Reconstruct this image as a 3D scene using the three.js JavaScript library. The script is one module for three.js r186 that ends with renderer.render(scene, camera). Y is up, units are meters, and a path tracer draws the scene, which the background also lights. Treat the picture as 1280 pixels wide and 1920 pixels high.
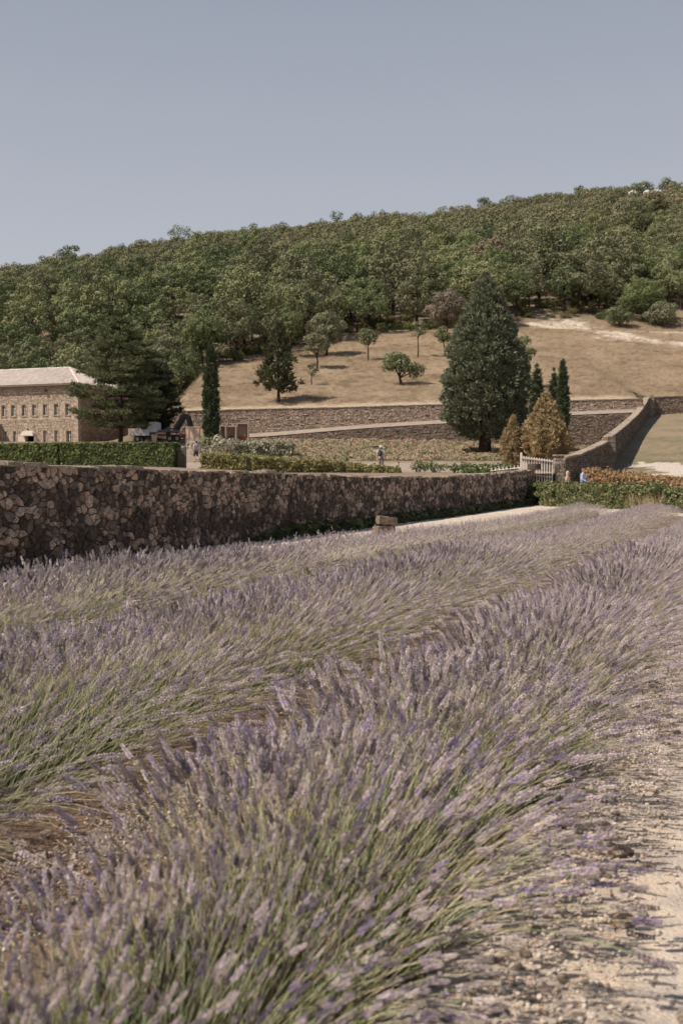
import * as THREE from 'three';
import { mergeGeometries, mergeVertices } from 'three/addons/utils/BufferGeometryUtils.js';
import { createNoise2D, createNoise3D } from 'simplex-noise';

// ---------------------------------------------------------------- camera, sky, sun, exposure
const scene = new THREE.Scene();
const EYE = 1.6, FPX = 1867, PITCH = Math.atan(55 / FPX);
const camera = new THREE.PerspectiveCamera(2 * Math.atan(960 / FPX) * 180 / Math.PI, 682 / 1024, 0.05, 6000);
camera.position.set(0, EYE, 0);
camera.rotation.x = -PITCH;
camera.focus = 12;
camera.userData.fStop = 3.2;
scene.add(camera);

{ // clear, slightly hazy summer sky: muted grey blue, paler towards the horizon
  const W = 512, H = 256, data = new Float32Array(W * H * 4);
  const stops = [[0, .56, .575, .605], [8, .51, .53, .575], [14, .450, .480, .54], [26, .322, .355, .432], [45, .205, .25, .35], [90, .115, .155, .255]];
  for (let r = 0; r < H; r++) {
    const el = Math.max(0, ((r + .5) / H - .5) * 180);
    let i = 0; while (i < stops.length - 2 && el > stops[i + 1][0]) i++;
    const a = stops[i], b = stops[i + 1], t = Math.min(1, (el - a[0]) / (b[0] - a[0]));
    for (let c = 0; c < W; c++) {
      const o = (r * W + c) * 4;
      for (let k = 0; k < 3; k++) data[o + k] = (a[k + 1] + (b[k + 1] - a[k + 1]) * t) / 1.35;
      data[o + 3] = 1;
    }
  }
  const t = new THREE.DataTexture(data, W, H, THREE.RGBAFormat, THREE.FloatType);
  t.mapping = THREE.EquirectangularReflectionMapping; t.magFilter = THREE.LinearFilter; t.needsUpdate = true;
  scene.background = t; scene.environment = t;
}
const SUN = new THREE.Vector3(-.62, .85, .25).normalize();
const sun = new THREE.DirectionalLight(new THREE.Color().setRGB(1, .885, .76), 5);
sun.position.copy(SUN).multiplyScalar(200); sun.castShadow = true; sun.shadow.mapSize.set(4096, 4096);
Object.assign(sun.shadow.camera, { left: -160, right: 160, top: 160, bottom: -160, near: 1, far: 700 });
scene.add(sun, sun.target);
const renderer = new THREE.WebGLRenderer({ antialias: true });
renderer.toneMapping = THREE.LinearToneMapping; renderer.toneMappingExposure = 1.35;
renderer.shadowMap.enabled = true;

// ---------------------------------------------------------------- helpers
const rng = (seed) => { let s = seed | 0; return () => { s = (s + 0x6d2b79f5) | 0; let t = Math.imul(s ^ (s >>> 15), 1 | s); t = (t + Math.imul(t ^ (t >>> 7), 61 | t)) ^ t; return ((t ^ (t >>> 14)) >>> 0) / 4294967296; }; };
const n2 = createNoise2D(rng(11)), n3 = createNoise3D(rng(12));
const fbm = (x, y, o = 4) => { let a = 0, k = 1, n = 0; for (let i = 0; i < o; i++) { a += n2(x, y) * k; n += k; k *= .5; x = x * 2.03 + 17.1; y = y * 2.03 - 9.7; } return a / n; };
const clamp = (x, a, b) => Math.min(b, Math.max(a, x)), lerp = (a, b, t) => a + (b - a) * t;
const sstep = (a, b, x) => { const t = clamp((x - a) / (b - a), 0, 1); return t * t * (3 - 2 * t); };
const table = (pts, x) => { if (x <= pts[0][0]) return pts[0][1]; for (let i = 1; i < pts.length; i++) if (x <= pts[i][0]) return lerp(pts[i - 1][1], pts[i][1], (x - pts[i - 1][0]) / (pts[i][0] - pts[i - 1][0])); return pts[pts.length - 1][1]; };
const V = (x, y, z) => new THREE.Vector3(x, y, z);
const TAU = Math.PI * 2;
// a place that the photograph shows at pixel (px, py), d metres away
const P = (px, py, d) => { const a = (px - 640) / FPX, b = (960 - py) / FPX, t = d / (b * Math.sin(PITCH) + Math.cos(PITCH)); return V(a * t, EYE + (b * Math.cos(PITCH) - Math.sin(PITCH)) * t, -d); };
const PX = (px, d) => (px - 640) / FPX * d, PY = (py, d) => P(640, py, d).y;
// u runs along the lavender rows, v to their right
const DU = V(.381, 0, -.9246), RV = V(.9246, 0, .381);
const UV = (u, v, y = 0) => V(DU.x * u + RV.x * v, y, DU.z * u + RV.z * v);
const toU = (x, z) => x * DU.x + z * DU.z, toV = (x, z) => x * RV.x + z * RV.z;

const used = new Map();
function numbered(name) { const n = used.get(name) ?? 0; used.set(name, n + 1); return n ? name + '_' + String(n).padStart(3, '0') : name; }
function tag(o, label, category, group, kind) { if (label) o.userData.label = label; if (category) o.userData.category = category; if (group) o.userData.group = group; if (kind) o.userData.kind = kind; return o; }
function thing(name, label, category, pos = [0, 0, 0], turn = 0, group) {
  const o = new THREE.Group(); o.name = numbered(name); scene.add(o);
  if (pos.isVector3) o.position.copy(pos); else o.position.set(...pos);
  o.rotation.y = turn;
  return tag(o, label, category, group);
}
function add(name, geo, mat, parent = scene, kind) {
  const m = new THREE.Mesh(geo, mat); m.name = parent === scene ? numbered(name) : name; m.castShadow = m.receiveShadow = true;
  if (parent !== scene) { const n = (parent.userData.names ??= {}); n[name] = (n[name] ?? -1) + 1; if (n[name]) m.name = name + '_' + String(n[name]).padStart(3, '0'); }
  if (kind) m.userData.kind = kind;
  parent.add(m); return m;
}
function structure(name, geo, mat) { return tag(add(name, geo, mat), null, null, null, 'structure'); }
function copyThing(o, label, group) { const c = o.clone(); c.name = numbered(o.name.replace(/_\d{3}$/, '')); c.userData = { ...o.userData }; if (label) c.userData.label = label; if (group) c.userData.group = group; scene.add(c); return c; }
function scatter(name, geo, mat, mats, parent = scene, colors) {
  const m = new THREE.InstancedMesh(geo, mat, mats.length); m.castShadow = m.receiveShadow = true;
  mats.forEach((x, i) => m.setMatrixAt(i, x));
  if (colors) colors.forEach((c, i) => m.setColorAt(i, c));
  if (parent === scene) m.name = numbered(name); else { const n = (parent.userData.names ??= {}); n[name] = (n[name] ?? -1) + 1; m.name = n[name] ? name + '_' + String(n[name]).padStart(3, '0') : name; }
  m.userData.kind = 'stuff'; parent.add(m); return m;
}
const col = (r, g, b) => new THREE.Color().setRGB(r, g, b);
const std = (r, g, b, o = {}) => new THREE.MeshStandardMaterial({ color: col(r, g, b), roughness: .9, ...o });
const leafMat = (r, g, b, t = .3, o = {}) => new THREE.MeshPhysicalMaterial({ color: col(r, g, b), roughness: 1, transmission: t, thickness: 0, specularIntensity: .3, side: THREE.DoubleSide, ...o });

// collects triangles: positions, optional colours and uv
class MB {
  constructor() { this.p = []; this.i = []; this.c = []; this.t = []; }
  v(x, y, z, c, u = 0, w = 0) { this.p.push(x, y, z); if (c) this.c.push(c[0], c[1], c[2]); this.t.push(u, w); return this.p.length / 3 - 1; }
  tri(a, b, c) { this.i.push(a, b, c); }
  quad(a, b, c, d) { this.i.push(a, b, c, a, c, d); }
  tube(pts, rad, sides = 6, c, cap = true) {
    const rings = []; let prev = null;
    for (let k = 0; k < pts.length; k++) {
      const t = (k < pts.length - 1 ? pts[k + 1].clone().sub(pts[Math.max(0, k - 1)]) : pts[k].clone().sub(pts[k - 1])).normalize();
      const a = (prev ?? (Math.abs(t.y) < .9 ? V(0, 1, 0) : V(1, 0, 0))).clone(); a.addScaledVector(t, -a.dot(t)).normalize(); prev = a;
      const b = t.clone().cross(a), r = rad.length ? rad[Math.min(k, rad.length - 1)] : rad, ring = [];
      for (let s = 0; s < sides; s++) { const q = s / sides * TAU, x = Math.cos(q) * r, y = Math.sin(q) * r; ring.push(this.v(pts[k].x + a.x * x + b.x * y, pts[k].y + a.y * x + b.y * y, pts[k].z + a.z * x + b.z * y, c, s / sides, k * .3)); }
      rings.push(ring);
    }
    for (let k = 0; k + 1 < rings.length; k++) for (let s = 0; s < sides; s++) { const e = (s + 1) % sides; this.quad(rings[k][s], rings[k][e], rings[k + 1][e], rings[k + 1][s]); }
    if (cap) for (const [r, f] of [[rings[0], 1], [rings[rings.length - 1], 0]]) for (let s = 1; s + 1 < sides; s++) f ? this.tri(r[0], r[s + 1], r[s]) : this.tri(r[0], r[s], r[s + 1]);
    return this;
  }
  box(x0, y0, z0, x1, y1, z1, c, m) { // box, optionally moved by a matrix
    const q = V(0, 0, 0), f = (x, y, z, u, w) => { q.set(x, y, z); if (m) q.applyMatrix4(m); return this.v(q.x, q.y, q.z, c, u, w); };
    const F = [[[x0, y0, z1], [x1, y0, z1], [x1, y1, z1], [x0, y1, z1]], [[x1, y0, z0], [x0, y0, z0], [x0, y1, z0], [x1, y1, z0]], [[x1, y0, z1], [x1, y0, z0], [x1, y1, z0], [x1, y1, z1]], [[x0, y0, z0], [x0, y0, z1], [x0, y1, z1], [x0, y1, z0]], [[x0, y1, z1], [x1, y1, z1], [x1, y1, z0], [x0, y1, z0]], [[x0, y0, z0], [x1, y0, z0], [x1, y0, z1], [x0, y0, z1]]];
    for (const [n, s] of F.entries()) { const uv = (p) => n < 2 ? [p[0], p[1]] : n < 4 ? [p[2], p[1]] : [p[0], p[2]]; this.quad(...s.map((p) => f(...p, ...uv(p)))); }
    return this;
  }
  geo(smooth = false) {
    const g = new THREE.BufferGeometry(); g.setAttribute('position', new THREE.Float32BufferAttribute(this.p, 3));
    if (this.c.length === this.p.length) g.setAttribute('color', new THREE.Float32BufferAttribute(this.c, 3));
    g.setAttribute('uv', new THREE.Float32BufferAttribute(this.t, 2)); g.setIndex(this.i);
    if (smooth) g.computeVertexNormals();
    return g;
  }
  build(name, mat, parent, smooth, kind) { return add(name, this.geo(smooth), mat, parent, kind); }
}
const M4 = (pos, quat, s = 1) => new THREE.Matrix4().compose(pos, quat ?? new THREE.Quaternion(), typeof s === 'number' ? V(s, s, s) : s);
const QE = (x, y, z) => new THREE.Quaternion().setFromEuler(new THREE.Euler(x, y, z, 'YXZ'));

// tiling value-noise texture data
function tileTexture(size, fn, srgb = false) {
  const d = new Uint8Array(size * size * 4);
  for (let y = 0; y < size; y++) for (let x = 0; x < size; x++) { const c = fn(x / size, y / size), o = (y * size + x) * 4; d[o] = clamp(c[0], 0, 1) * 255; d[o + 1] = clamp(c[1], 0, 1) * 255; d[o + 2] = clamp(c[2], 0, 1) * 255; d[o + 3] = 255; }
  const t = new THREE.DataTexture(d, size, size); t.wrapS = t.wrapT = THREE.RepeatWrapping; t.magFilter = THREE.LinearFilter; t.minFilter = THREE.LinearMipmapLinearFilter; t.generateMipmaps = true;
  if (srgb) t.colorSpace = THREE.SRGBColorSpace; t.needsUpdate = true; return t;
}
const tn = (u, v, f, s = 0) => { // tiling noise on a torus, by four-corner blending
  const a = n2(u * f + s, v * f), b = n2((u - 1) * f + s, v * f), c = n2(u * f + s, (v - 1) * f), d = n2((u - 1) * f + s, (v - 1) * f);
  const x = lerp(lerp(a, b, u), lerp(c, d, u), v); return x / Math.sqrt((u * u + (1 - u) * (1 - u)) * (v * v + (1 - v) * (1 - v)));
};
const scaled = (t, s) => { const c = t.clone(); c.repeat.set(s, s); c.needsUpdate = true; return c; };
// ---------------------------------------------------------------- terrain
const wallV = (u) => { const p = [[14, -12.26], [34.4, -12.7], [57, -11.6]]; let s = 0; u = clamp(u, -5, 60); for (let i = 0; i < 3; i++) { let l = p[i][1]; for (let j = 0; j < 3; j++) if (j !== i) l *= (u - p[j][0]) / (p[i][0] - p[j][0]); s += l; } return s; };
const WALL_U1 = 57.2;
const wallTop = (u) => table([[-40, 1.98], [10, 1.97], [18, 1.95], [26, 1.9], [34.4, 1.84], [42, 1.88], [50, 2.1], [57, 2.36], [60, 2.4]], u);
const UT = [[-400, -1], [-20, 0], [30, 0], [44, .15], [57, .38], [63, .85], [71, 2.1], [78.6, 3.3], [95, 5.7], [120, 9.4], [200, 20], [700, 40]];
const hField = (x, z) => { const u = toU(x, z); return (table(UT, u - 2) + table(UT, u) + table(UT, u + 2)) / 3 + (Math.hypot(x, z) < 90 ? .015 * n2(x * .6, z * .6) : 0); };
// left edge of the open field: the garden wall, the gate, the boundary wall
const EDGE = []; for (let u = -60; u <= WALL_U1; u += 2.6) EDGE.push([u, wallV(u)]);
const edgeXZ = EDGE.map(([u, v]) => { const p = UV(u, v); return [-p.z, p.x]; });
const BW = [[60.6, 13.55], [66, 16.2], [72, 19.3], [80, 22.3], [90, 26], [100, 29.8], [108, 32.8], [115, 35.4]]; // boundary wall: distance, x
edgeXZ.push(...BW);
const xEdge = (d) => table(edgeXZ, d);
const GT = [[-30, 1.75], [20, 1.75], [40, 2.0], [60, 2.15], [68, 2.35], [74, 2.9], [80, 3.5], [88, 4.45], [94, 5.1], [100, 5.95], [106, 6.1], [140, 6.3]];
const hGarden = (x, z) => { const d = -z, uu = toU(x, z), back = wallV(uu) - toV(x, z); return Math.min(uu < WALL_U1 + 1 ? wallTop(uu) - .06 + .11 * Math.max(0, back - .3) : 99, (table(GT, d - 1.5) + table(GT, d) + table(GT, d + 1.5)) / 3 + .24 * sstep(-2, -8, x) * (1 - sstep(60, 78, d)) - .7 * sstep(4, 26, x) * sstep(80, 100, d) - .5 * sstep(-19, -25, x) * sstep(90, 104, d)); };
const lowTop = (x) => { const px = 640 + x / 100 * FPX; return PY(table([[400, 825], [440, 823], [500, 819.5], [600, 811], [700, 803], [850, 794], [1060, 780], [1200, 774], [1300, 770]], px), 100); };
const upTop = (x) => { const px = 640 + x / 104 * FPX; return PY(table([[300, 774], [330, 772], [415, 769], [640, 764], [840, 758], [1060, 751], [1190, 748]], px), 104); };
const hTerrace = (x, z) => lowTop(x) + .06 + (-z - 100) * .15;
const RIDGE = [[-700, 620], [0, 530], [100, 512], [200, 494], [300, 471], [400, 452], [480, 438], [600, 429], [700, 424], [800, 415], [900, 401], [1000, 389], [1100, 371], [1200, 361], [1280, 350], [1600, 325]];
const hHill = (x, z) => {
  const d = -z, a = clamp(x / Math.max(d, 1), -.75, .75), w = sstep(-24, -17, x);
  const r = upTop(clamp(x, -18, 31)) + .27 * (d - 104.3) - 1.9 * sstep(30, 36, x) * (1 - sstep(115, 150, d)), l = d < 122 ? 5.7 : 5.7 + (d - 122) * .44;
  const near = lerp(l, r, w), ridge = 400 + 8 * n2(a * 5, 3), hr = PY(table(RIDGE, 640 + a * FPX), 400) + .8 * n2(a * 17 + 4, 1);
  const t = clamp((d - 165) / (ridge - 165), 0, 1), base = lerp(27, hr, t) + 1.2 * Math.sin(t * Math.PI);
  let h = lerp(near, base, sstep(150, 178, d));
  if (d > ridge) h = hr - (d - ridge) * .14 - (d - ridge) ** 2 * .0008;
  return Math.max(h, -20) + fbm(x * .02, z * .02, 3) * 1.6 * sstep(140, 200, d) + .12 * n2(x * .25, z * .25) * sstep(106, 112, d);
};
const hillStart = (x) => x < -20 ? 100 : x < 31.5 ? 104.25 : x < 33 ? lerp(104.25, 115.25, (x - 31.5) / 1.5) : 115.25;

// textures
const dirtTex = tileTexture(1024, (u, v) => {
  const a = tn(u, v, 6) * .5 + tn(u, v, 14, 5) * .3 + tn(u, v, 40, 9) * .25, f = tn(u, v, 120, 3), g = tn(u, v, 260, 8);
  const k = .80 + a * .13 + f * .07 + g * .07; return [k, k * .985 - .01 * a, k * .965 - .03 * a];
}, true);
const dirtBump = tileTexture(1024, (u, v) => { const h = .5 + tn(u, v, 9) * .16 + tn(u, v, 34, 4) * .16 + tn(u, v, 110, 2) * .14 + tn(u, v, 240, 7) * .12; return [h, h, h]; });
const grassTex = tileTexture(1024, (u, v) => {
  const a = tn(u, v, 5) * .5 + tn(u, v, 13, 5) * .4, f = tn(u, v * .35, 90, 3), g = tn(u, v, 200, 8);
  const k = .80 + a * .15 + f * .15 + g * .1; return [k, k * .985 + .02 * a, k * .96 - .02 * a];
}, true);

// one grid of rows at constant z, from x0(z) to x1(z); col gives the colour of the matter that lies there
function sheet(name, zs, x0, x1, xs, h, colour, mat, uvScale = 1) {
  const m = new MB(), rows = [];
  for (const z of zs) {
    const a = x0(z), b = x1(z), row = [];
    for (const t of xs(z, a, b)) { const x = clamp(t, Math.min(a, b), Math.max(a, b)); row.push(m.v(x, h(x, z), z, colour(x, z), x * uvScale, z * uvScale)); }
    rows.push(row);
  }
  for (let i = 0; i + 1 < rows.length; i++) for (let j = 0; j + 1 < rows[i].length; j++) m.quad(rows[i][j], rows[i][j + 1], rows[i + 1][j + 1], rows[i + 1][j]);
  return structure(name, m.geo(true), mat);
}
const steps = (list) => { const o = []; for (const [a, b, s] of list) { const n = Math.max(1, Math.round(Math.abs(b - a) / s)); for (let i = 0; i < n; i++) o.push(a + (b - a) * i / n); } o.push(list[list.length - 1][1]); return o; };
const mixc = (a, b, t) => [lerp(a[0], b[0], t), lerp(a[1], b[1], t), lerp(a[2], b[2], t)];
const ROWS = [-1.42, -3.9, -6.55];
const DUST = [.78, .69, .60], LITTER = [.235, .16, .112], DRYGRASS = [.30, .228, .155], GREENGRASS = [.19, .175, .095], CHALK = [.62, .56, .49];
const fieldColour = (x, z) => {
  const u = toU(x, z), v = toV(x, z), n = fbm(x * .9, z * .9, 3), nb = fbm(x * .15 + 5, z * .15, 3);
  let c = mixc(DUST, [.68, .585, .50], clamp(.4 + nb, 0, 1));
  if (v < -.3 && v > -7.9 && u < 45) { const g = Math.min(...ROWS.map((r) => Math.abs(v - r))); c = mixc(c, LITTER, clamp(1.35 - Math.max(0, g - .9) * (v > -2.6 ? 2.2 : 1.2) + n * .6, .15, 1) * (v > -1 ? .22 : 1)); }
  const k = sstep(63, 69, u + nb * 3); // the grass beyond the hedges
  if (k > 0 && v > -14) {
    let gr = mixc([.335, .265, .18], GREENGRASS, clamp(.55 + nb * .9 + n * .5 - (u > 96 ? .4 : 0), 0, 1));
    const q = [x - 22.9, z + 70.5]; // a bare spot of pale gravel
    const bare = Math.hypot(q[0] / 2.4, q[1] / 4.2) + .25 * n2(x * .7, z * .5) + (q[0] < -.2 && q[1] > -1.5 && q[1] < 1.8 ? .55 : 0);
    gr = mixc(gr, [.66, .60, .54], 1 - sstep(.85, 1.0, bare));
    c = mixc(c, gr, k);
  }
  return c;
};
const fieldMat = new THREE.MeshStandardMaterial({ vertexColors: true, map: scaled(dirtTex, 1 / 2.3), bumpMap: scaled(dirtBump, 1 / 1.1), bumpScale: .011, roughness: .95 });
{
  const zs = steps([[300, 30, 30], [30, 4, 3], [4, -1, .5], [-1, -9, .09], [-9, -20, .3], [-20, -60, .8], [-60, -80, .35], [-80, -115.3, 1]]);
  sheet('field_ground', zs, (z) => xEdge(-z) - .02, () => 400, (z, a, b) => {
    const c = -z > -2 ? -z * .02 : 0, o = [a]; // fine inside the frame, coarse outside
    const n1 = 30, n2_ = 110, lo = Math.max(a, -Math.max(3, -z * .36)), hi = lo < 5 ? Math.max(2.5, -z * .37) : lo + 10;
    for (let i = 0; i < n1; i++) o.push(lerp(a, lo, i / n1)); for (let i = 0; i <= n2_; i++) o.push(lerp(lo, Math.max(hi, lo + 1), i / n2_));
    for (const e of [.1, .3, .6, 1]) o.push(lerp(Math.max(hi, lo + 1), b, e)); return o;
  }, hField, fieldColour, fieldMat);
}
const gardenColour = (x, z) => {
  const d = -z, nb = fbm(x * .12, z * .12, 3), n = fbm(x * .7, z * .7, 3); let c = mixc([.42, .33, .25], [.36, .275, .195], clamp(.5 + nb, 0, 1));
  const path = sstep(66.5, 67.5, d + nb) * (1 - sstep(75.5, 76.8, d + .8 * nb)); c = mixc(c, [.52, .44, .38], path);
  const f = sstep(77, 78, d) * (x > -7 ? 1 : 0); c = mixc(c, [.35, .265, .185], f * clamp(.7 + n * .6, 0, 1));
  if (x < -8 && d > 80) c = mixc(c, [.45, .38, .32], .7);
  return c;
};
const gardenMat = new THREE.MeshStandardMaterial({ vertexColors: true, map: scaled(dirtTex, 1 / 6), bumpMap: scaled(dirtBump, 1 / 3), bumpScale: .05, roughness: .95 });
sheet('garden_ground', steps([[60, -20, 4], [-20, -66, 1], [-66, -100.6, .4]]), () => -260, (z) => xEdge(-z) - (z > -58 ? .42 : .25), (z, a, b) => { const o = [a, -160, -100, -70]; const lo = Math.min(-55, b - 1); for (let i = 0; i <= 120; i++) o.push(lerp(lo, b, i / 120)); return o; }, hGarden, gardenColour, gardenMat);
sheet('yard_ground', steps([[-100.6, -150, 2]]), () => -260, () => -16, (z, a, b) => steps([[a, -80, 20], [-80, b, 2]]), hGarden, gardenColour, gardenMat);
sheet('terrace_path', [-100.12, -101, -102, -103, -104.1], () => -16, (z) => xEdge(-z) - .3, (z, a, b) => steps([[a, b, .6]]), hTerrace, (x, z) => mixc([.52, .455, .39], [.46, .39, .32], clamp(.5 + fbm(x * .3, z * .9), 0, 1)), gardenMat);

// hillside: dry meadow below, forest floor above
const hillColour = (x, z) => {
  const d = -z, nb = fbm(x * .06, z * .06, 4), n = fbm(x * .35, z * .35, 3); let c = mixc(DRYGRASS, [.245, .19, .125], clamp(.42 + nb * .9 + n * .6, 0, 1));
  const edge = treeLine(x) ; c = mixc(c, [.19, .15, .105], sstep(edge - 3, edge + 4, d + n * 3));
  c = mixc(c, [.32, .265, .195], sstep(300, 340, d) * clamp(.3 + nb * 1.6 + sstep(40, 130, x) * .5, 0, .8));
  // worn chalky track where the meadow meets the wood
  const px = 640 + x / d * FPX, ty = table([[960, 169], [1010, 169], [1080, 168], [1120, 160], [1200, 152], [1290, 147]], px), tw = table([[990, 1], [1060, 5], [1120, 7], [1200, 3], [1290, 2.5]], px);
  if (px > 985 && px < 1420) c = mixc(c, CHALK, (1 - sstep(.5, 1, Math.abs(d - ty) / tw + .55 * n)) * .85);
  const t2 = table([[1080, 165], [1300, 158]], px); if (px > 1120 && px < 1420) c = mixc(c, CHALK, (1 - sstep(.3, 1, Math.abs(d - t2) / 2 + .8 * n)) * .6);
  if (d < 108) c = mixc(c, [.46, .38, .29], (1 - sstep(105.2, 107.5, d + n)) * .8);
  return c;
};
const treeLine = (x) => table([[-60, 126], [-25, 128], [-16, 132], [-8, 150], [4, 158], [20, 162], [34, 170], [52, 172], [70, 173], [120, 178]], x);
const hillMat = new THREE.MeshStandardMaterial({ color: col(1.35, 1.35, 1.35), vertexColors: true, map: scaled(grassTex, 1 / 4), bumpMap: scaled(dirtBump, 1 / 5), bumpScale: .05, roughness: 1 });
{
  const m = new MB(), rows = [], ds = steps([[0, 30, .5], [30, 90, .7], [90, 330, 4], [330, 800, 40]]), N = 220;
  for (const e of ds) { const row = []; for (let j = 0; j <= N; j++) { const a = lerp(-1.1, 1.1, j / N), aa = a * (.55 + .45 * Math.abs(a)); 
    let d = 104 + e, x = aa * d * .85; if (e < 12) { d = hillStart(x) + e * (1 - (hillStart(x) - 104) / 12); }
    row.push(m.v(x, hHill(x, -d), -d, hillColour(x, -d), x, -d)); } rows.push(row); }
  rows.unshift(rows[0].map((k) => m.v(m.p[k * 3], m.p[k * 3 + 1] - 2.2, m.p[k * 3 + 2] + .05, [.2, .15, .1], m.p[k * 3], m.p[k * 3 + 1])));
  for (let i = 0; i + 1 < rows.length; i++) for (let j = 0; j < N; j++) m.quad(rows[i][j], rows[i][j + 1], rows[i + 1][j + 1], rows[i + 1][j]);
  structure('hill', m.geo(true), hillMat);
}
{ // the plain beyond and around, out to the horizon
  const g = new THREE.CircleGeometry(5000, 64); g.rotateX(-Math.PI / 2); g.translate(0, -22, 0);
  structure('distant_ground', g, std(.2, .17, .11, { roughness: 1 }));
}
// ---------------------------------------------------------------- lavender rows
// a stem of length 1 along +y that bends towards +x, and the flower spike on its end
function stemCurve(k, t) { return V(k * t * t, t * (1 - .18 * k * t), 0); }
function makeStem(k, sides, segs, r) { const m = new MB(), pts = [], rad = []; for (let i = 0; i <= segs; i++) { const t = i / segs; pts.push(stemCurve(k, t)); rad.push(r * (1 - .45 * t)); } m.tube(pts, rad, sides, null, false); return m.geo(true); }
function makeSpike(k, seed, lod) {
  const R = rng(seed), m = new MB(), a = stemCurve(k, .985), t = stemCurve(k, 1).sub(stemCurve(k, .93)).normalize(), s = V(0, 0, 1), n = t.clone().cross(s).normalize();
  const whorls = [9, 7, 4][lod], per = [7, 5, 3][lod], len = .115 + R() * .05;
  const at = (h, q, r) => a.clone().addScaledVector(t, h).addScaledVector(n, Math.cos(q) * r).addScaledVector(s, Math.sin(q) * r);
  for (let w = 0; w < whorls; w++) {
    const low = w === 0 && R() < .6; const h = low ? -.03 - R() * .012 : len * (w / whorls) ** .92, fat = .0110 * (1 - .5 * (w / whorls) ** 1.6) * (low ? .8 : 1) * [1.05, 1.12, 1.5][lod];
    for (let p = 0; p < per; p++) {
      const q = (p + w * .5 + R() * .35) / per * TAU, L = fat * (1 + R() * .7), wd = fat * (lod > 1 ? 1.25 : lod ? .75 : .5), up = .75 + R() * .5;
      const c0 = at(h, q, .002), tip = at(h + L * up * 1.25, q, L * 1.02), m1 = at(h + L * .45, q - wd / L * .75, L * .72), m2 = at(h + L * .45, q + wd / L * .75, L * .72), m3 = at(h + L * .15, q, L * .9), m4 = at(h + L * .95, q, L * .5);
      const shade = .6 + R() * .7, purple = R() < [.07, .03, .02][lod] ? [.72, .6, 1.25] : [shade, shade * (.93 + R() * .06), shade * (.97 + R() * .1)];
      const i = [c0, m1, m3, m2, m4, tip].map((x) => m.v(x.x, x.y, x.z, purple));
      if (lod < 2) { m.tri(i[0], i[1], i[2]); m.tri(i[0], i[2], i[3]); m.tri(i[2], i[1], i[5]); m.tri(i[3], i[2], i[5]); m.tri(i[1], i[4], i[5]); m.tri(i[4], i[3], i[5]); } else { m.tri(i[0], i[1], i[5]); m.tri(i[0], i[5], i[3]); m.tri(i[1], i[2], i[5]); m.tri(i[2], i[3], i[5]); }
    }
  }
  return m.geo();
}
const BENDS = [.10, .22, .36, .52];
const stemGeo = [0, 1, 2].map((l) => BENDS.map((k) => makeStem(k, [5, 3, 3][l], [7, 4, 3][l], [.0020, .0023, .0024][l])));
const spikeGeo = [0, 1, 2].map((l) => BENDS.map((k, i) => [0, 1].map((j) => makeSpike(k, 100 + l * 10 + i * 3 + j * 71, l))));
const stemMat = std(1, 1, 1, { roughness: .7 }), spikeMat = std(1, 1, 1, { vertexColors: true, roughness: .85 });
const tuftGeo = (() => { const R = rng(5), m = new MB(); for (let i = 0; i < 22; i++) { const q = R() * TAU, l = .7 + R() * .5, o = V(R() - .5, 0, R() - .5).multiplyScalar(.5), lean = .15 + R() * .65, w = .028, d = V(Math.cos(q) * lean, 1, Math.sin(q) * lean).normalize(), s = V(-Math.sin(q), 0, Math.cos(q)).multiplyScalar(w), e = o.clone().addScaledVector(d, l), h = o.clone().addScaledVector(d, l * .55).add(V(Math.cos(q) * .05, 0, Math.sin(q) * .05));
  const a = m.v(o.x - s.x * .5, o.y, o.z - s.z * .5), b = m.v(o.x + s.x * .5, o.y, o.z + s.z * .5), c = m.v(h.x - s.x, h.y, h.z - s.z), f = m.v(h.x + s.x, h.y, h.z + s.z), g = m.v(e.x, e.y - .05, e.z); m.quad(a, b, f, c); m.tri(c, f, g); } return m.geo(); })();
const tuftMat = leafMat(1, 1, 1, .2);

function stemColour(R, c) { const a = R(); return a < .45 ? c.setRGB(.40 + R() * .15, .385 + R() * .13, .235 + R() * .09) : a < .75 ? c.setRGB(.55 + R() * .15, .495 + R() * .13, .365 + R() * .1) : c.setRGB(.20 + R() * .08, .235 + R() * .08, .10 + R() * .04); }
function spikeColour(R, c, k) { const a = R() + k * .18, j = .5 + R() * .75; return a < .5 ? c.setRGB(.46 * j, .398 * j, .385 * j) : a < .74 ? c.setRGB(.51 * j, .46 * j, .39 * j) : a < .88 ? c.setRGB(.28 * j, .235 * j, .315 * j) : c.setRGB(.15 * j, .125 * j, .125 * j); }
const yAxis = V(0, 1, 0);
function leanMatrix(base, az, lean, L) { // az: heading in the ground plane, lean from upright
  const x = V(Math.cos(az), 0, Math.sin(az)), q = new THREE.Quaternion().setFromAxisAngle(x.clone().cross(yAxis).normalize(), -lean), y = new THREE.Quaternion().setFromAxisAngle(yAxis, -az);
  return M4(base, q.multiply(y), L);
}
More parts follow.
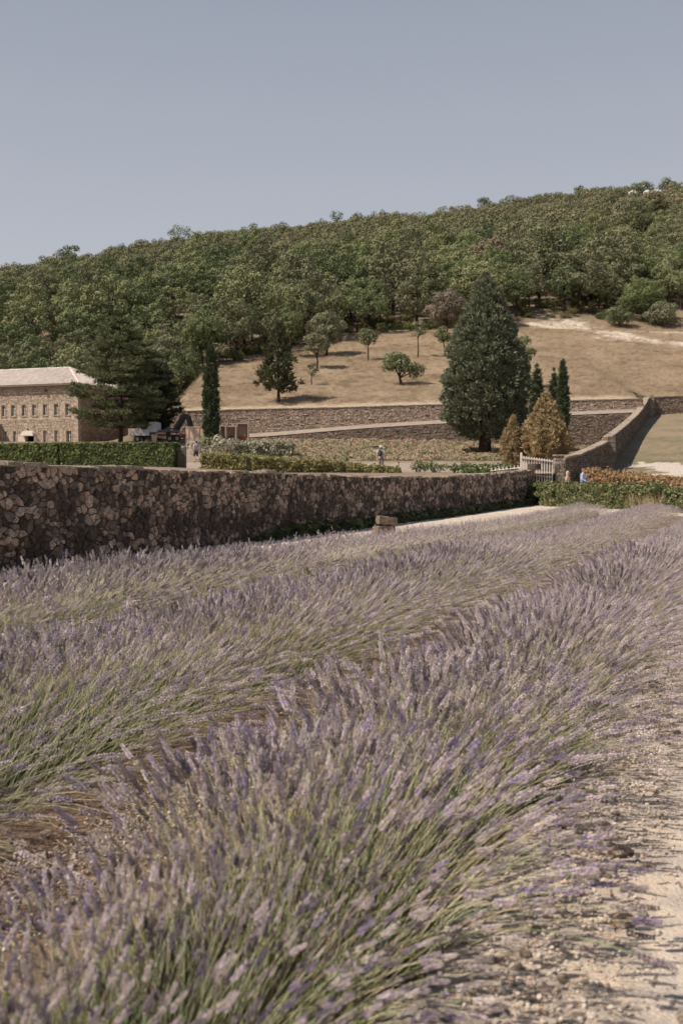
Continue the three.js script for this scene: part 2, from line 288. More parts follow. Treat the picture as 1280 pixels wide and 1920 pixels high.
function lavenderPlant(R, bins, u0, v0, count, lod, spread, size, foliage, wideR, lim) {
  const g = UV(u0, v0); g.y = hField(g.x, g.z);
  const pn = n2(u0 * .8, v0 * 3);
  for (let i = 0; i < count; i++) {
    const r = Math.sqrt(R()), ph = R() * TAU; let lu = Math.sin(ph) * r, lv = Math.cos(ph) * r;
    const base = UV(u0 + lu * .40 * spread, v0 + lv * (lv > 0 ? wideR : .36) * spread); base.y = hField(base.x, base.z) + .06 + .12 * (1 - r) * R();
    // the whole row hangs over towards its right
    const e = Math.sign(lv) * Math.abs(lv) ** 1.55; let kv = e * (lv > 0 ? lim : .36) + .03 + (R() - .5) * .46, ku = lu * .22 + .04 + (R() - .5) * .56;
    const dir = V(DU.x * ku + RV.x * kv, 0, DU.z * ku + RV.z * kv), lean = clamp(Math.hypot(kv, ku) * 1.02, 0, lim < .9 ? 1.02 : 1.24);
    const L = size * (.40 + R() * .17 + .17 * Math.max(0, lean - .3)) * (1 + .13 * pn) * (R() < .06 ? 1.13 : 1), b = clamp(Math.floor(lean * 2.3 + R() * 1.2), 0, 3), s = R() < .5 ? 0 : 1;
    bins.push({ m: leanMatrix(base, Math.atan2(dir.z, dir.x), lean * .78, L), lod, b, s, d: Math.hypot(base.x, base.z), base });
  }
  for (let i = 0; i < foliage; i++) { const r = Math.sqrt(R()), ph = R() * TAU, p = UV(u0 + Math.sin(ph) * r * .44 * spread, v0 + Math.cos(ph) * r * .44 * spread + .03); p.y = hField(p.x, p.z); const kk = V(Math.cos(ph) * .45 * r, 0, Math.sin(ph) * .45 * r); bins.tufts.push(M4(p, QE((R() - .5) * .9 * r, R() * TAU, (R() - .5) * .9 * r), (.20 + R() * .14) * (1.2 - r * .45))); }
}
function lavenderRow(label, v0, uA, uB, singles, seed, density, wideR, lim, boost) {
  const R = rng(seed), row = thing('lavender_row', label, 'lavender row'), bins = []; bins.tufts = [];
  for (let u = uA; u < uB; u += .48 + R() * .1) {
    const p = UV(u, v0), d = Math.hypot(p.x, p.z), lod = d < 4.6 ? 0 : d < 15 ? 1 : 2, n = (d < 5 ? 720 : d < 9 ? 740 : d < 15 ? 700 : d < 26 ? 580 : 470) * density;
    lavenderPlant(R, bins, u, v0 + (R() - .5) * .16, Math.round(n * .62 * (.85 + R() * .3)), lod, 1 + (R() - .5) * .16, (.9 + R() * .14) * boost * (d > 15 ? lerp(1, .87 / boost, sstep(15, 24, d)) : 1) * (d < 3.2 ? .77 : 1), d < 15 ? 48 : 26, wideR, lim);
  }
  // the stems that show largest stand singly, the mass of the rest as one
  const inFrame = (s) => { const q = V(0, 1, 0).applyMatrix4(s.m), d = -q.z; return d > .9 && Math.abs(q.x / d) < .36 && Math.abs((q.y - EYE) / d + .03) < .55; };
  const order = bins.filter(inFrame).sort((a, b) => a.d - b.d).slice(0, singles), single = new Set(order), c = new THREE.Color();
  const mats = [0, 1, 2, 3, 4].map((i) => { const a = new THREE.Color(), b = new THREE.Color(); stemColour(R, a); spikeColour(R, b, 0); return [std(a.r, a.g, a.b, { roughness: .7 }), std(b.r, b.g, b.b, { vertexColors: true, roughness: .85 })]; });
  for (const s of order) { const [ms, mf] = mats[Math.floor(R() * 5)], st = add('flower_stem', stemGeo[s.lod][s.b], ms, row); s.m.decompose(st.position, st.quaternion, st.scale); add('flower_spike', spikeGeo[s.lod][s.b][s.s], mf, st); }
  for (let l = 0; l < 3; l++) for (let b = 0; b < 4; b++) {
    const all = bins.filter((s) => s.lod === l && s.b === b && !single.has(s)); if (!all.length) continue; const stalks = l < 2 ? all : all.filter((_, i) => i % 2);
    scatter('flower_stems', stemGeo[l][b], stemMat, stalks.map((s) => s.m), row, stalks.map(() => stemColour(R, c).clone()));
    for (const j of [0, 1]) { const part = all.filter((s) => s.s === j); if (part.length) scatter('flower_spikes', spikeGeo[l][b][j], spikeMat, part.map((s) => s.m), row, part.map((s) => spikeColour(R, c, n2(s.base.x * .5, s.base.z * .5)).clone())); }
  }
  scatter('leaf_tufts', tuftGeo, tuftMat, bins.tufts, row, bins.tufts.map(() => { const k = R(); return (k < .75 ? c.setRGB(.085 + R() * .06, .105 + R() * .06, .045 + R() * .025) : c.setRGB(.15, .11, .07)).clone(); }));
  console.log(row.name, bins.length, bins.tufts.length);
  return row;
}
lavenderRow('nearest lavender row, filling the bottom of the view beside the pale dirt track', ROWS[0], -.2, 44, 300, 21, 1.15, .44, .86, 1);
lavenderRow('middle lavender row between the nearest row and the one beside the stone wall path', ROWS[1], 1, 44.5, 300, 22, 1.15, .85, 1.05, 1.05);
lavenderRow('farthest lavender row, next to the sandy path under the stone wall', ROWS[2], 4, 43.5, 0, 23, 1.05, .66, 1.05, 1.12);
// ---------------------------------------------------------------- stone walls
const stoneTex = tileTexture(512, (u, v) => {
  const a = tn(u, v, 4), b = tn(u, v, 12, 3), c = tn(u, v, 40, 6), sp = tn(u, v, 22, 9);
  let k = .78 + a * .1 + b * .14 + c * .14; const dark = sstep(.35, .6, sp + b * .4), rust = sstep(.2, .6, tn(u, v, 7, 20) + c * .3);
  k *= 1 - dark * .45; return [k, k * (.985 - rust * .07), k * (.965 - rust * .17)];
}, true);
const stoneBump = tileTexture(512, (u, v) => { const h = .5 + tn(u, v, 8) * .2 + tn(u, v, 26, 3) * .2 + tn(u, v, 70, 5) * .15; return [h, h, h]; });
const stoneMat = new THREE.MeshStandardMaterial({ color: col(1.15, 1.15, 1.15), vertexColors: true, map: scaled(stoneTex, 1.4), bumpMap: scaled(stoneBump, 2.2), bumpScale: .02, roughness: .95 });
const farStoneMat = new THREE.MeshStandardMaterial({ color: col(1.3, 1.3, 1.3), vertexColors: true, map: scaled(stoneTex, .5), bumpMap: scaled(stoneBump, .8), bumpScale: .03, roughness: .95 });
const mortarMat = new THREE.MeshStandardMaterial({ color: col(.20, .15, .115), map: scaled(stoneTex, .8), bumpMap: scaled(stoneBump, 1.6), bumpScale: .05, roughness: 1 });

const farMortar = new THREE.MeshStandardMaterial({ color: col(.34, .28, .23), map: scaled(stoneTex, .5), bumpMap: scaled(stoneBump, .8), bumpScale: .05, roughness: 1 });
// cuts polygon poly by the half plane nearer to site a than to b
function cut(poly, a, b, sx) {
  const mx = (a[0] + b[0]) / 2, my = (a[1] + b[1]) / 2, nx = (b[0] - a[0]), ny = (b[1] - a[1]) * sx, out = [];
  const f = (p) => (p[0] - mx) * nx + (p[1] - my) * ny;
  for (let i = 0; i < poly.length; i++) { const p = poly[i], q = poly[(i + 1) % poly.length], fp = f(p), fq = f(q); if (fp <= 0) out.push(p); if (fp < 0 !== fq < 0 && fp !== fq) { const t = fp / (fp - fq); out.push([lerp(p[0], q[0], t), lerp(p[1], q[1], t)]); } }
  return out;
}
// irregular rubble cells over s in [s0, s1], h in [0, H(s)]
function rubbleCells(R, s0, s1, H, sizeAt) {
  const sites = [], cell = .5, grid = new Map(), key = (i, j) => i * 1000 + j;
  const L = s1 - s0; let tries = 0; const want = L * 170;
  while (tries++ < want) {
    const s = s0 + R() * L, h = R() * H(s), r = sizeAt(s, h) * (.55 + R() * .75), i = Math.floor(s / cell), j = Math.floor(h / cell); let ok = true;
    for (let a = -1; a <= 1 && ok; a++) for (let b = -1; b <= 1 && ok; b++) for (const q of grid.get(key(i + a, j + b)) ?? []) if (Math.hypot(q[0] - s, (q[1] - h) * 1.35) < (q[2] + r) * .5) { ok = false; break; }
    if (!ok) continue;
    const q = [s, h, r]; sites.push(q); const k = key(i, j); grid.has(k) ? grid.get(k).push(q) : grid.set(k, [q]);
  }
  return sites.map((a) => {
    const top = H(a[0]); let poly = [[Math.max(s0, a[0] - .6), 0], [Math.min(s1, a[0] + .6), 0], [Math.min(s1, a[0] + .6), top], [Math.max(s0, a[0] - .6), top]];
    const i = Math.floor(a[0] / cell), j = Math.floor(a[1] / cell);
    for (let x = -2; x <= 2; x++) for (let y = -2; y <= 2; y++) for (const b of grid.get(key(i + x, j + y)) ?? []) if (b !== a && poly.length) poly = cut(poly, a, b, 1.5);
    return { s: a[0], h: a[1], r: a[2], poly };
  }).filter((c) => c.poly.length > 2);
}
// a stone that fills a cell: outline drawn in, corners broken, face domed and proud
function stoneFace(R, m, cell, place, tone, proud, gap) {
  let cx = 0, cy = 0; for (const p of cell.poly) { cx += p[0]; cy += p[1]; } cx /= cell.poly.length; cy /= cell.poly.length;
  const ring = []; const n = cell.poly.length;
  for (let i = 0; i < n; i++) { const p = cell.poly[i], q = cell.poly[(i + 1) % n], l = Math.hypot(q[0] - p[0], q[1] - p[1]); if (l < .02) continue; ring.push([lerp(p[0], q[0], .12 + R() * .08), lerp(p[1], q[1], .12 + R() * .08)]); if (l > .07) ring.push([lerp(p[0], q[0], .8 + R() * .1), lerp(p[1], q[1], .8 + R() * .1)]); }
  if (ring.length < 3) return;
  let rmin = 9; for (const p of ring) rmin = Math.min(rmin, Math.hypot(p[0] - cx, p[1] - cy));
  const u0 = R() * 7, w0 = R() * 7, tilt = [(R() - .5) * .35, (R() - .5) * .35];
  const L = [[1, -.09, 0], [1, proud * .45, 0], [.9, proud, .35], [.55, proud * 1.08, .7]].map(([k, o, j]) => ring.map((p) => {
    const dx = p[0] - cx, dy = p[1] - cy, l = Math.hypot(dx, dy), g = Math.max(.25, 1 - gap / Math.max(l, .02)), f = k * g * (1 + (R() - .5) * .14 * j);
    const q = place(cx + dx * f, cy + dy * f, o > 0 ? o + (dx * tilt[0] + dy * tilt[1]) * f + (R() - .5) * .012 : o); const t = .93 + R() * .14;
    return m.v(q.x, q.y, q.z, [tone[0] * t, tone[1] * t, tone[2] * t], u0 + dx * f, w0 + dy * f);
  }));
  const N = ring.length;
  for (let k = 0; k + 1 < L.length; k++) for (let i = 0; i < N; i++) { const e = (i + 1) % N; m.quad(L[k][i], L[k][e], L[k + 1][e], L[k + 1][i]); }
  const c = place(cx, cy, proud * 1.15), ci = m.v(c.x, c.y, c.z, tone, u0, w0); for (let i = 0; i < N; i++) m.tri(L[3][i], L[3][(i + 1) % N], ci);
}
// pushes all of a MB list into singles (own meshes) and one joined mass
function layStones(parent, name, list, mat, limit) {
  list.sort((a, b) => a.d - b.d);
  list.slice(0, limit).forEach((s) => { const m = new MB(); s.make(m); if (m.p.length) m.build(name, mat, parent, false); });
  if (list.length > limit) { const m = new MB(); list.slice(limit).forEach((s) => s.make(m)); m.build(name + '_mass', mat, parent, false, 'stuff'); }
}

{ // the long rubble wall beside the lavender
  const R = rng(31), w = thing('garden_wall', 'long dark rubble stone wall running beside the lavender field', 'stone wall');
  const u0 = 9, base = (u) => { const p = UV(u, wallV(u)); return hField(p.x, p.z) - .12; };
  const side = (u) => { const a = UV(u - .3, wallV(u - .3)), b = UV(u + .3, wallV(u + .3)); const t = b.sub(a).setY(0).normalize(); return V(-t.z, 0, t.x); };
  const H = (u) => wallTop(u) - base(u) - .04;
  const place = (u, h, o) => { const p = UV(u, wallV(u)), n = side(u); return p.addScaledVector(n, o).setY(base(u) + h); };
  { // core of earth and lime mortar
    const m = new MB(), rows = []; for (let u = u0; u <= WALL_U1 + .01; u += .12) { const uu = Math.min(u, WALL_U1), T = H(uu), pr = []; for (const [h, o] of [[-.3, -.01], ...[...Array(11)].map((_, i) => [T * (i + 1) / 12, -.008]), [T - .02, -.02], [T - .02, -.44], [-.3, -.45]]) { const j = h > 0 && o > -.3 ? .016 * n2(uu * 5, h * 6) + .012 * n2(uu * 11, h * 13) : 0; const q = place(uu, h, o + j); pr.push(m.v(q.x, q.y, q.z, null, uu, h + o)); } rows.push(pr); }
    for (let i = 0; i + 1 < rows.length; i++) for (let k = 0, K = rows[i].length; k < K; k++) m.quad(rows[i][k], rows[i + 1][k], rows[i + 1][(k + 1) % K], rows[i][(k + 1) % K]);
    for (const [r, f] of [[rows[0], 0], [rows[rows.length - 1], 1]]) for (let k = 1; k < r.length - 1; k++) f ? m.tri(r[0], r[k], r[k + 1]) : m.tri(r[0], r[k + 1], r[k]);
    m.build('mortar_core', mortarMat, w, false);
  }
  const cells = rubbleCells(R, u0, WALL_U1, H, (u, h) => (.103 + .035 * n2(u * .35, h * .7) + (u > 34 ? .02 : 0)) * (R() < .16 ? 1.9 : .6 + R() * .7)), list = [];
  for (const c of cells) {
    if (R() < .10 && c.r < .16) continue;
    const pale = n2(c.s * .5 + 9, c.h * 1.1) * .5 + n2(c.s * 2.1, c.h * 2.3 + 4) * .35 + (R() - .5) * .9 + (c.h > 1.1 ? .12 : -.14);
    const b = pale > .22 ? .52 + R() * .30 : pale > -.2 ? .23 + R() * .18 : .09 + R() * .1, red = R() < .2 ? .12 : 0;
    const tone = [b * 1.04, b * (.85 - red * .6), b * (.74 - red)], proud = .006 + R() ** 2 * .034 + (pale > .3 ? .008 : 0), p = place(c.s, c.h, 0), seed = Math.floor(R() * 1e9);
    list.push({ d: Math.hypot(p.x, p.z) - c.r * 14, make: (m) => stoneFace(rng(seed), m, c, place, tone, proud, .004 + R() ** 2 * .026 + (pale < -.2 ? .008 : 0)) });
  }
  layStones(w, 'stone', list, stoneMat, 300);
  { // flat cap stones along the top
    let u = u0, caps = [];
    while (u < WALL_U1 - .05) { const l = Math.min(.28 + R() * .5, WALL_U1 - u), a = u + .008, b = u + l - .008, seed = Math.floor(R() * 1e9); u += l; const p = place(a, 1, 0);
      caps.push({ d: Math.hypot(p.x, p.z), make: (m) => { const Q = rng(seed), t = .02 + Q() ** 2 * .075, dz = (Q() - .5) * .06, v = .42 + Q() * .2, tn_ = [v * 1.03, v * .88, v * .75], f0 = -.02 + Q() * .07, f1 = -.02 + Q() * .07, uo = Q() * 9;
        const pts = [[a, f0, 0], [b, f1, 0], [b, -.50, 0], [a, -.50, 0]], jit = () => (Q() - .5) * .04, lo = pts.map(([x, o]) => { const q = place(x, H(x) - .035, o); return m.v(q.x, q.y, q.z, tn_, uo + x, o); }), tops = pts.map(([x, o]) => { const q = place(x + jit() * .4, H(x) - .03 + t + dz + jit() * .7, o * .94 + jit() * .4); return m.v(q.x, q.y, q.z, tn_, uo + x, o + .1); });
        const q = place((a + b) / 2, H(a) + t + dz - .015, -.22), c = m.v(q.x, q.y, q.z, tn_, uo + (a + b) / 2, .3);
        for (let k = 0; k < 4; k++) { const e = (k + 1) % 4; m.quad(lo[k], lo[e], tops[e], tops[k]); m.tri(tops[k], tops[e], c); } } }); }
    layStones(w, 'cap_stone', caps, stoneMat, 140);
  }
  // rounded end stone of the wall, by the gate
  const e = place(WALL_U1 - .1, H(WALL_U1), -.22), g = new THREE.CylinderGeometry(.37, .40, .34, 14, 3); const pa = g.attributes.position; for (let i = 0; i < pa.count; i++) { const k = 1 + .05 * n3(pa.getX(i) * 5, pa.getY(i) * 5, pa.getZ(i) * 5); pa.setXYZ(i, pa.getX(i) * k, pa.getY(i) * k, pa.getZ(i) * k); } g.computeVertexNormals();
  add('end_stone', g, new THREE.MeshStandardMaterial({ color: col(.17, .135, .115), map: scaled(stoneTex, 1), bumpMap: scaled(stoneBump, 1.5), bumpScale: .03, roughness: 1 }), w).position.set(e.x + .25, e.y + .2, e.z - .15);
}
// coursed dry stone face from a to b; the stones of a far wall are joined, those near the camera stand singly
function coursedWall(w, A, B, baseY, topY, o = {}) {
  const R = rng(o.seed ?? 41), dir = B.clone().sub(A).setY(0), L = dir.length(); dir.normalize(); const n = V(-dir.z, 0, dir.x).multiplyScalar(o.flip ? -1 : 1), th = o.thick ?? .45;
  const pt = (s, y, q) => A.clone().addScaledVector(dir, s).addScaledVector(n, q).setY(y), at = (s) => { const p = pt(s, 0, 0); return [baseY(p.x, p.z), topY(p.x, p.z)]; };
  const core = new MB(); let prev = null; const N = Math.max(2, Math.round(L / 1.5));
  for (let i = 0; i <= N; i++) { const s = L * i / N, [b, t] = at(s), r = [[b - .4, -.14], [t - .06, -.14], [t - .06, -th], [b - .4, -th]].map(([y, q]) => { const p = pt(s, y, q); return core.v(p.x, p.y, p.z, null, s, y + q); }); if (prev) for (let k = 0; k < 4; k++) core.quad(prev[k], prev[(k + 1) % 4], r[(k + 1) % 4], r[k]); prev = r; if (i === 0) core.quad(r[0], r[1], r[2], r[3]); if (i === N) core.quad(r[0], r[3], r[2], r[1]); }
  core.build('wall_core', farMortar, w, false);
  let maxH = 0, ymin = 1e9; for (let s = 0; s <= L; s += 1) { const [b, t] = at(s); maxH = Math.max(maxH, t - b); ymin = Math.min(ymin, b); }
  const list = [], ch = o.course ?? .2, len = o.len ?? .42, face = (c) => { const v = (o.tone ?? .32) * (.74 + R() * .5), y = R(); return y < .1 ? [v * .62, v * .52, v * .46] : [v * 1.02, v * (.84 + (y - .5) * .05), v * (.72 + (y - .5) * .06)]; };
  // weep holes: courses interrupted by small square openings
  const holes = o.holes ?? []; 
  for (let y = ymin - .2; y < ymin + 60; y += ch) {
    let s = -R() * len, any = false;
    while (s < L) {
      const l = len * (.5 + R()), a = Math.max(0, s) + .012, b = Math.min(L, s + l) - .012; s += l; if (b - a < .05) continue;
      const [b0, t0] = at((a + b) / 2); if (y > t0 - .03) continue; any = true; if (y + ch < b0) continue;
      const y0 = y + .01, y1 = Math.min(y + ch, t0) - .01, hole = holes.some(([hs, hy]) => Math.abs((a + b) / 2 - hs) < len * .5 && hy > y && hy <= y + ch); if (hole) continue;
      const p = pt((a + b) / 2, 0, 0), tone = face(), pr = (R() - .35) * .05, seed = Math.floor(R() * 1e9);
      list.push({ d: Math.hypot(p.x, p.z) + Math.abs(y - t0) * .2, make: (m) => { const Q = rng(seed), j = () => (Q() - .5) * .035, u = Q() * 9, q = [[a, y0], [b, y0], [b, y1], [a, y1]].map(([x, yy]) => [x + j(), yy + j() * .7]); const bk = q.map(([x, yy]) => { const z = pt(x, yy, -.16); return m.v(z.x, z.y, z.z, tone, u + x, yy); }), ft = q.map(([x, yy]) => { const z = pt(lerp(x, (a + b) / 2, .05), lerp(yy, (y0 + y1) / 2, .06), pr + j() * .8); return m.v(z.x, z.y, z.z, tone, u + x, yy); }); for (let k = 0; k < 4; k++) { const e = (k + 1) % 4; o.flip ? m.quad(bk[k], ft[k], ft[e], bk[e]) : m.quad(bk[k], bk[e], ft[e], ft[k]); } o.flip ? m.quad(ft[0], ft[3], ft[2], ft[1]) : m.quad(ft[0], ft[1], ft[2], ft[3]); } });
    }
    if (!any) break;
  }
  layStones(w, 'stone', list, farStoneMat, o.singles ?? 0);
  if (o.cap) { // flat cap stones that lie across the top
    const caps = []; let s = 0; while (s < L) { const l = Math.min(.5 + R() * .5, L - s), a = s + .01, b = s + l - .01; s += l; if (b - a < .1) continue; const p = pt(a, 0, 0), v = .40 + R() * .12, tone = [v, v * .87, v * .74], q0 = .06, q1 = -th - .06, k = o.cap * (.85 + R() * .3), dy = (R() - .5) * .03;
      caps.push({ d: Math.hypot(p.x, p.z), make: (m) => { const ta = at(a)[1] + dy, tb = at(b)[1] + dy, f = (x, y, q) => { const z = pt(x, y, q); return m.v(z.x, z.y, z.z, tone, x, q + y); }; const lo = [f(a, ta - .03, q0), f(b, tb - .03, q0), f(b, tb - .03, q1), f(a, ta - .03, q1)], up = [f(a, ta + k, q0), f(b, tb + k, q0), f(b, tb + k, q1), f(a, ta + k, q1)]; for (let i = 0; i < 4; i++) { const e = (i + 1) % 4; m.quad(lo[i], lo[e], up[e], up[i]); } m.quad(up[0], up[1], up[2], up[3]); } }); }
    layStones(w, 'cap_stone', caps, farStoneMat, o.capSingles ?? 0);
  }
}
const holeRow = (R, s0, s1, step, base, hs) => { const o = []; for (let s = s0; s < s1; s += step) for (const h of hs) o.push([s + (R() - .5) * 1.2 + (h > 1.2 ? step / 2 : 0), base(s) + h]); return o; };
{
  const R = rng(43);
  let w = thing('terrace_wall', 'lower dry stone terrace wall between the pale ramp and the lavender stubble', 'terrace wall');
  coursedWall(w, V(-10.5, 0, -100), V(29.6, 0, -100), (x, z) => hGarden(x, z) - .1, (x) => lowTop(x), { seed: 44, tone: .40, course: .13, len: .28, holes: holeRow(R, 6, 38, 3.1, (s) => hGarden(s - 10.5, -100), [.75]) });
  w = thing('terrace_wall', 'upper dry stone terrace wall at the foot of the dry meadow', 'terrace wall');
  coursedWall(w, V(-19, 0, -104), V(31.4, 0, -104), (x) => Math.max(hTerrace(x, -104), hGarden(x, -100) + .2) - .3, (x) => upTop(x), { seed: 45, tone: .66, course: .13, len: .25, cap: .06, holes: holeRow(R, 4, 50, 2.6, (s) => hTerrace(s - 19, -104), [.5, 1.45]) });
  w = thing('enclosure_wall', 'stone wall at the top of the grass enclosure, right of the boundary wall', 'stone wall');
  coursedWall(w, V(35.9, 0, -115), V(70, 0, -115), (x, z) => hField(x, z) - .1, (x, z) => hField(35.9, -115) + 2.05 + (x - 35.9) * .035, { seed: 46, tone: .33, course: .17, len: .36, cap: .08, holes: holeRow(R, 2, 30, 2.7, (s) => hField(36 + s, -115), [.6, 1.3]) });
}
{ // boundary wall that climbs from the gate to the meadow
  const w = thing('boundary_wall', 'stone boundary wall climbing from the gate pillar up to the meadow corner', 'boundary wall');
  const top = (x, z) => table([[61, 3.1], [64, 3.35], [72, 4.62], [72.01, 4.85], [80, 5.85], [88, 6.9], [95, 7.9], [102, 9.05], [108, 10.25], [111, 10.9], [115, 11.4]], -z);
  const run = BW.map(([d, x]) => V(x + .12, 0, -d)); run[0] = V(13.62, 0, -60.9);
  run.forEach((p, i) => { if (i + 1 < run.length) coursedWall(w, run[i + 1], p, (x, z) => hField(x, z) - .25, top, { seed: 50 + i, tone: .27, course: .15, len: .3, cap: .09, singles: i < 2 ? 60 : 0, capSingles: 60, thick: .5, flip: true }); });
  // upright pier where the two lengths meet, and the corner post at the top
  for (const [px, d, half, y1, lab] of [[1131, 71.6, .2, 4.8, 'pier'], [1140.5, 71.4, .25, 4.9, 'pier'], [1216, 114.6, .26, 11.6, 'corner_pier']]) {
    const x = PX(px, d) + .1, b = hField(x, -d) - .3, m = new MB(), R = rng(60 + px); let y = b;
    while (y < y1) { const h = px === 1131 ? .8 : .2 + R() * .16, v = px === 1140.5 ? .22 + R() * .12 : .36 + R() * .06; m.box(x - half - R() * .03, y + .008, -d - half, x + half + R() * .03, Math.min(y + h, y1) - .004, -d + half + R() * .03, [v, v * .87, v * .76]); y += h; }
    m.build(lab, farStoneMat, w, false);
  }
  const g = thing('gate_pillar', 'square coursed stone pillar on the right of the white gate', 'gate pillar', [PX(1047, 60), hField(13.1, -60) - .1, -60]);
  const R = rng(71); let y = 0, k = 0; const Ht = P(1047, 853, 60).y - hField(13.1, -60) + .1;
  while (y < Ht - .2) { const h = Math.min(.17 + R() * .09, Ht - .2 - y); let x = -.31; while (x < .3) { const l = Math.min(.18 + R() * .28, .31 - x); const m = new MB(), v = .30 + R() * .16, j = () => (R() - .5) * .03; m.box(x + .012, y + .012, -.31 + j(), x + l - .012, y + h - .004, .31 + j(), [v, v * .87, v * .75]); m.build('stone', farStoneMat, g, false); x += l; if (.31 - x < .08) break; } y += h; }
  const c = new MB(); c.box(-.25, Ht - .2, -.25, .25, Ht - .07, .25, [.36, .31, .26]); c.box(-.33, Ht - .067, -.33, .33, Ht + .02, .33, [.45, .39, .33]); c.build('cap_stone', farStoneMat, g, false);
  const co = new MB(); co.box(-.27, -.3, -.27, .27, Ht - .21, .27); co.build('mortar_core', mortarMat, g, false);
}
{ // two squared blocks stacked at the foot of the wall
  const R = rng(81), mk = (label, px, py, d, sx, sy, sz, ry, rz) => { const p = P(px, py, d); p.y = hField(p.x, p.z); const o = thing('stone_block', label, 'stone block', p, ry); const g = new THREE.BoxGeometry(sx, sy, sz, 5, 3, 3), a = g.attributes.position; for (let i = 0; i < a.count; i++) { const x = a.getX(i), y = a.getY(i), z = a.getZ(i), k = n3(x * 4 + px, y * 4, z * 4), e = Math.abs(x) > sx * .49 && Math.abs(y) > sy * .49 ? .96 : 1; a.setXYZ(i, x * e + k * .02, y * (Math.abs(z) > sz * .49 ? .95 : 1) + k * .02, z + k * .015); } g.rotateZ(rz); g.computeVertexNormals(); return [o, add('block', g, new THREE.MeshStandardMaterial({ color: col(.46, .37, .29), map: scaled(stoneTex, .6), bumpMap: scaled(stoneBump, 2), bumpScale: .02, roughness: .95 }), o)]; };
  const [a, am] = mk('lower pale squared stone block lying by the foot of the wall', 720, 1002, 31, .62, .26, .36, .5, .05); am.position.y = .12;
  const [b, bm] = mk('upper pale stone block resting tilted on another block by the wall', 724, 1001, 31, .60, .25, .34, .3, -.1); bm.position.y = .40;
}
// ---------------------------------------------------------------- trees
const barkMat = new THREE.MeshStandardMaterial({ color: col(.085, .065, .05), map: scaled(stoneTex, 1.5), bumpMap: scaled(stoneBump, 3), bumpScale: .04, roughness: 1 });
const unit = (R) => { const z = R() * 2 - 1, q = R() * TAU, r = Math.sqrt(1 - z * z); return V(Math.cos(q) * r, z, Math.sin(q) * r); };
// one leaf cluster: a bent little sheet of two faces
function leaf(m, R, p, n, s, c, long = 1) {
  const a = unit(R).cross(n).normalize(), b = n.clone().cross(a), f = s * .25 * (R() - .3), L = s * long;
  const i0 = m.v(p.x - a.x * s * .5, p.y - a.y * s * .5, p.z - a.z * s * .5, c), i1 = m.v(p.x + b.x * L * .45 + n.x * f, p.y + b.y * L * .45 + n.y * f, p.z + b.z * L * .45 + n.z * f, c), i2 = m.v(p.x + a.x * s * .5, p.y + a.y * s * .5, p.z + a.z * s * .5, c), i3 = m.v(p.x - b.x * L * .55 + n.x * f, p.y - b.y * L * .55 + n.y * f, p.z - b.z * L * .55 + n.z * f, c);
  m.tri(i0, i1, i2); m.tri(i0, i2, i3);
}
// crown made of leafy clumps: [x, y, z, radius]
function crownGeo(seed, clumps, perM2, size, tone = () => [1, 1, 1]) {
  const R = rng(seed), m = new MB();
  for (const [x, y, z, r] of clumps) {
    const n = Math.max(12, Math.round(perM2 * r * r * 4)), t = tone(R);
    for (let i = 0; i < n; i++) { const d = unit(R); if (d.y < -.35 && R() < .6) continue; const k = r * (.74 + .32 * Math.sqrt(R())) * (1 + .25 * n3(x * 3 + d.x * 1.7, y * 3 + d.y * 1.7, z * 3 + d.z * 1.7)), p = V(x + d.x * k, y + d.y * k * .85, z + d.z * k), nn = d.multiplyScalar(1).add(unit(R).multiplyScalar(.34)).normalize(), j = .82 + R() * .36; leaf(m, R, p, nn, size * (.6 + R() * .8), [t[0] * j, t[1] * j, t[2] * j]); }
  }
  return m.geo();
}
function clumpCloud(seed, n, rx, ry, rz, cy, r0, r1) { // clumps spread over an uneven ellipsoid
  const R = rng(seed), o = []; let tries = 0;
  while (o.length < n && tries++ < n * 30) { const d = unit(R), k = .45 + .55 * Math.sqrt(R()), low = d.y < 0 ? .75 : 1, r = lerp(r0, r1, R()), c = [d.x * rx * k, cy + d.y * ry * k * low, d.z * rz * k, r]; if (o.every((q) => Math.hypot(q[0] - c[0], q[1] - c[1], q[2] - c[2]) > (q[3] + r) * .56)) o.push(c); }
  return o;
}
function trunkGeo(seed, h, r, clumps, lean = 0, limbs = 6) {
  const R = rng(seed), m = new MB(), top = V(lean * h, h, (R() - .5) * .2 * h), mid = V(lean * h * .35 + (R() - .5) * .15, h * .5, (R() - .5) * .15);
  m.tube([V(0, -.4, 0), V(0, .02, 0), mid, top], [r * 1.5, r * 1.25, r * .95, r * .75], 7);
  for (const c of clumps.slice(0, limbs)) { const e = V(c[0], c[1], c[2]), k = top.clone().lerp(e, .5).add(V(0, (e.y - top.y) * .12, 0)); m.tube([top.clone().multiplyScalar(.97), k, e], [r * .55, r * .38, r * .15], 5); }
  return m.geo(true);
}
const oakLeaf = [[.165, .195, .092], [.125, .155, .072], [.205, .22, .11], [.165, .17, .098], [.105, .135, .064]].map((c) => leafMat(...c, .06, { vertexColors: true }));
const hazeOak = leafMat(1, 1, 1, .06, { vertexColors: true });
const oakKinds = [0, 1, 2, 3, 4].map((k) => { const R = rng(200 + k), rx = 2.4 + R() * .7, ry = 2.0 + R() * .6, h = 2.1 + R() * .7, cl = clumpCloud(210 + k, 34, rx, ry * 1.2, rx * (.85 + R() * .3), h + ry, .5, .85); return { crown: crownGeo(220 + k, cl, 75, .19), trunk: trunkGeo(230 + k, h, .14 + R() * .05, cl, (R() - .5) * .2, 5) }; });
const scrubKinds = [0, 1, 2, 3].map((k) => { const R = rng(300 + k), cl = clumpCloud(310 + k, 12, 1.45, 1.15, 1.45, 1.2, .5, .8); return crownGeo(320 + k, cl, 42, .22); });
